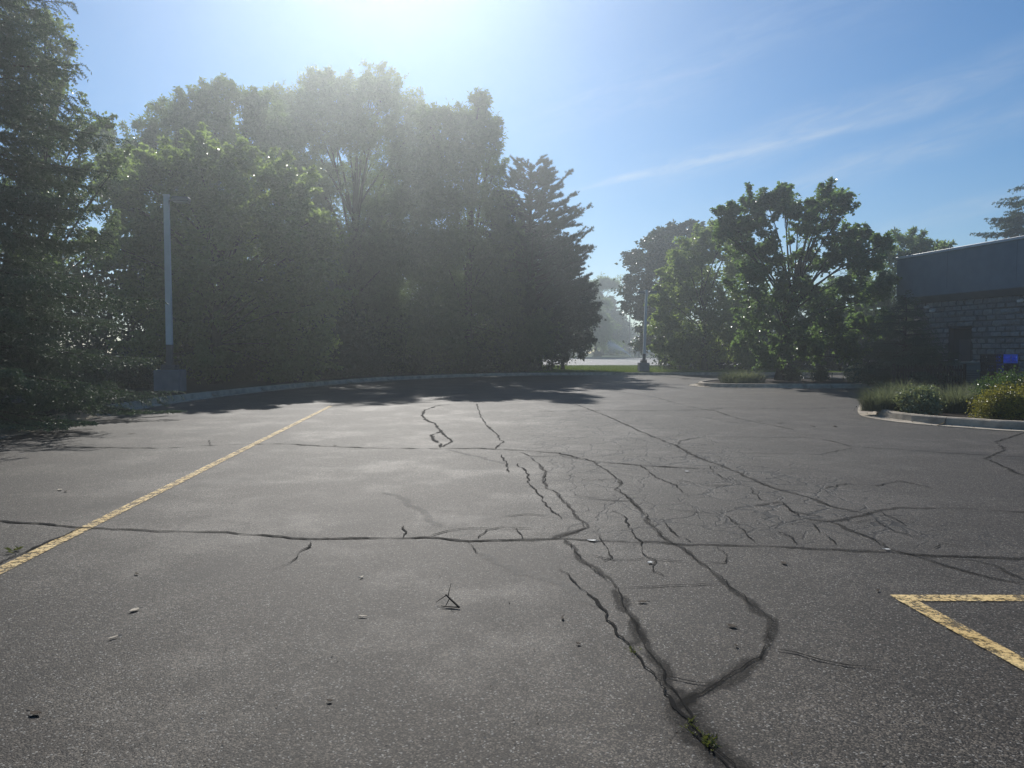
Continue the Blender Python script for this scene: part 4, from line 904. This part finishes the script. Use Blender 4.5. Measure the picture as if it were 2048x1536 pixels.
# ------------------------------------------------------------------ small things lying on the asphalt
def leaf_obj(px, py, ln, wd, mat, label, curl=.07, name='fallen_leaf', cat='leaf'):
    p = G(px, py); mb = MB(); k = 7; V = []
    for i in range(k):
        t = i/(k-1); w = wd/2*math.sin(PI*min(1, t*1.08+.02))**.7*random.uniform(.8, 1.15); z = .004+curl*ln*(t-.5)**2*2
        for q, dz in ((-1, curl*wd*.45), (0, 0), (1, curl*wd*.35)): V.append((ln*(t-.5), q*w, z+dz))
    V = [(x, y, z) for x, y, z in V]; V = V+[(x, y, z-.002) for x, y, z in V]; Q = []
    for o_ in (0, 3*k):
        for i in range(k-1):
            for c in (0, 1): a = o_+3*i+c; Q.append((a, a+3, a+4, a+1) if o_ == 0 else (a, a+1, a+4, a+3))
    mb.add(V, Q); mb.tube([(-ln*.5, 0, .005), (-ln*.78, .01, .004)], .0015, 4)
    o = mb.build(name, M[mat]); o.location = (p.x, p.y, .006); o.rotation_euler = (0, 0, random.uniform(0, 6.28)); return tag(o, label, cat, 'leaves and scraps lying on the asphalt')
for a in [(268,1223,.06,.035,'pale_leaf','pale dry leaf left of the middle in the near asphalt'),(1465,1255,.05,.034,'dead_leaf','large dark leaf inside the loop of the sealed crack'),
          (1183,1083,.07,.035,'paper','crumpled white scrap on the long cross crack'),(1775,1101,.04,.035,'paper','bright white scrap where two sealed cracks meet'),
          (1373,944,.05,.04,'paper','small white scrap on the cracked lane far from the camera'),(132,984,.05,.035,'dead_leaf','dark curled leaf left of the yellow line'),
          (120,981,.06,.04,'pale_leaf','pale leaf beside the dark curled one left of the yellow line'),(1567,1128,.06,.028,'dead_leaf','dark narrow leaf just below the long cross crack'),
          (1284,1206,.055,.025,'dead_leaf','dark narrow leaf between the two sealed cracks'),(1157,1290,.022,.018,'dead_leaf','tiny dark leaf left of the widest sealed crack'),
          (1472,1294,.022,.016,'dead_leaf','tiny dark leaf near the bottom of the crack loop'),(726,1235,.05,.014,'pale_leaf','thin pale sliver left of the forked twig'),
          (724,1156,.04,.014,'pale_leaf','short pale sliver below the left cross crack'),(1300,1127,.04,.03,'paper','white scrap beside the small branching crack'),
          (1125,1239,.045,.016,'dead_leaf','thin brown leaf right of the forked twig'),(72,1430,.05,.03,'dead_leaf','brown leaf in the lower left corner'),
          (670,892,.06,.04,'dead_leaf','dark leaf on the far cross crack'),(274,1150,.05,.016,'dead_leaf','dark narrow leaf right of the near end of the yellow line'),
          (660,1405,.022,.018,'dead_leaf','tiny dark crumb at the bottom middle left'),(1755,1183,.03,.02,'dead_leaf','tiny dark leaf above the yellow stall corner'),(226,1278,.05,.016,'pale_leaf','pale sliver low on the left asphalt'),
          (1560,847,.10,.06,'dead_leaf','dark leaf far out in the lot, left of the bed'),(1520,843,.09,.05,'dead_leaf','leaf farthest left of the row of dark litter before the bed'),(1625,853,.12,.07,'dead_leaf','larger dark leaf of the litter before the bed'),
          (1670,853,.13,.08,'dead_leaf','dark leaf of the litter nearest the kerb tip'),(262,868,.10,.06,'dead_leaf','dark leaf on the sunlit asphalt right of the spruce shadow')]:
    leaf_obj(*a)
tp = G(902, 1214); tw = MB()
tw.tube([(.05, -.035, .006), (.0, .02, .03), (-.035, .055, .05)], [.006, .0055, .004], 6); tw.tube([(.05, -.035, .006), (-.04, -.02, .006), (-.055, -.015, .008)], [.004, .003, .002], 5)
tw.tube([(-.03, .05, .048), (-.09, .03, .012)], [.003, .0015], 5); tw.tube([(-.02, .045, .046), (-.005, .075, .11)], [.003, .0015], 5); tw.tube([(-.01, .03, .036), (-.03, -.01, .006)], [.003, .002], 5)
o = tw.build('twig', M['twig']); o.location = (tp.x, tp.y, .004); o.scale = (.95,)*3; tag(o, 'forked dark twig standing on the near asphalt', 'twig')
def weed(px, py, n, h, label, seed):
    r = np.random.default_rng(seed); p = G(px, py); a = r.uniform(0, 2*PI, n); P = np.c_[r.normal(size=n)*.012, r.normal(size=n)*.03, np.zeros(n)+.006]
    D = norm(np.c_[np.cos(a), np.sin(a), r.uniform(.2, 1.2, n)]); V, F = leaf_quads(P, D, norm(unit(n, r)+np.array([0, 0, 1])), h*r.uniform(.5, 1.2, n), h*.25)
    o = mesh('crack_weed', V, F, M['weed'], None, np.repeat(r.random(n), 2)); o.location = (p.x, p.y, 0); tag(o, label, 'weed', 'weeds growing in the cracks')
weed(1268, 1304, 24, .022, 'tiny yellowish weed in the crack above the junction', 1); weed(1418, 1488, 50, .028, 'yellowish weed in the widest crack at the bottom edge', 2); weed(1382, 1452, 26, .022, 'tiny dry weed in the crack below the junction', 3); weed(33, 1103, 14, .06, 'small thin weed beside the near end of the yellow line', 4)

def scatter(name, label, P, size, mat, seed):
    r = np.random.default_rng(seed); n = len(P); D = norm(unit(n, r)*np.array([1, 1, .12])); Nn = norm(unit(n, r)*.35+np.array([0, 0, 1]))
    V, F = leaf_quads(P, D, Nn, size*r.uniform(.5, 1.3, n), size*.6*r.uniform(.5, 1.2, n), .1)
    o = mesh(name, V, F, M[mat]); return tag(o, label, 'litter', None, 'stuff')
def gutter(path, n, side, d0, d1, seed):
    r = np.random.default_rng(seed); i = r.integers(0, len(path)-1, n); t = r.random(n)[:, None]; p = path[i]*(1-t)+path[i+1]*t
    d = path[i+1]-path[i]; d /= np.linalg.norm(d, axis=1, keepdims=True); nn = np.stack([-d[:, 1], d[:, 0]], 1)*side
    q = p+nn*(d0+(d1-d0)*r.random(n)[:, None]**2); k = .5+.5*np.sin(i*.37+seed)
    keep = r.random(n) < k; return np.c_[q, np.full(n, .022)][keep]
scatter('gutter_litter', 'dry leaf bits and grit gathered along the kerb gutters', np.vstack([gutter(BED, 500, 1, .0, .45, 1), gutter(ISL, 700, -1, 0, .5, 2), gutter(LEFT[np.array(LEFT[:, 1]) > 5], 1500, -1, 0, .6, 3)]), .05, 'dead_leaf', 4)
r_ = np.random.default_rng(12); n_ = 420
yy = 2.2+16*r_.random(n_)**1.6; scatter('asphalt_crumbs', 'small dark crumbs and leaf bits strewn over the asphalt', np.c_[r_.uniform(-.72, .72, n_)*yy, yy, np.full(n_, .008)], .014, 'dead_leaf', 5)

# ------------------------------------------------------------------ flare veil: added scattering volume in place of lens flare
hb = MB(); hb.box((0, 65, 9.3), (404, 304, 20.6)); hz = hb.build('flare_haze', bpy.data.materials.new('flare_haze')); hm = hz.data.materials[0]; hm.use_nodes = True
hn = hm.node_tree; hn.nodes.clear(); ho = hn.nodes.new('ShaderNodeOutputMaterial'); hv = hn.nodes.new('ShaderNodeVolumePrincipled')
hv.inputs['Color'].default_value = (.87, .95, .98, 1); hv.inputs['Density'].default_value = .0031; hv.inputs['Anisotropy'].default_value = .77
hn.links.new(hv.outputs[0], ho.inputs['Volume']); hz['kind'] = 'stuff'; hz['label'] = 'added scattering volume imitating a veil of lens flare over the lots'; hz['category'] = 'flare_haze'
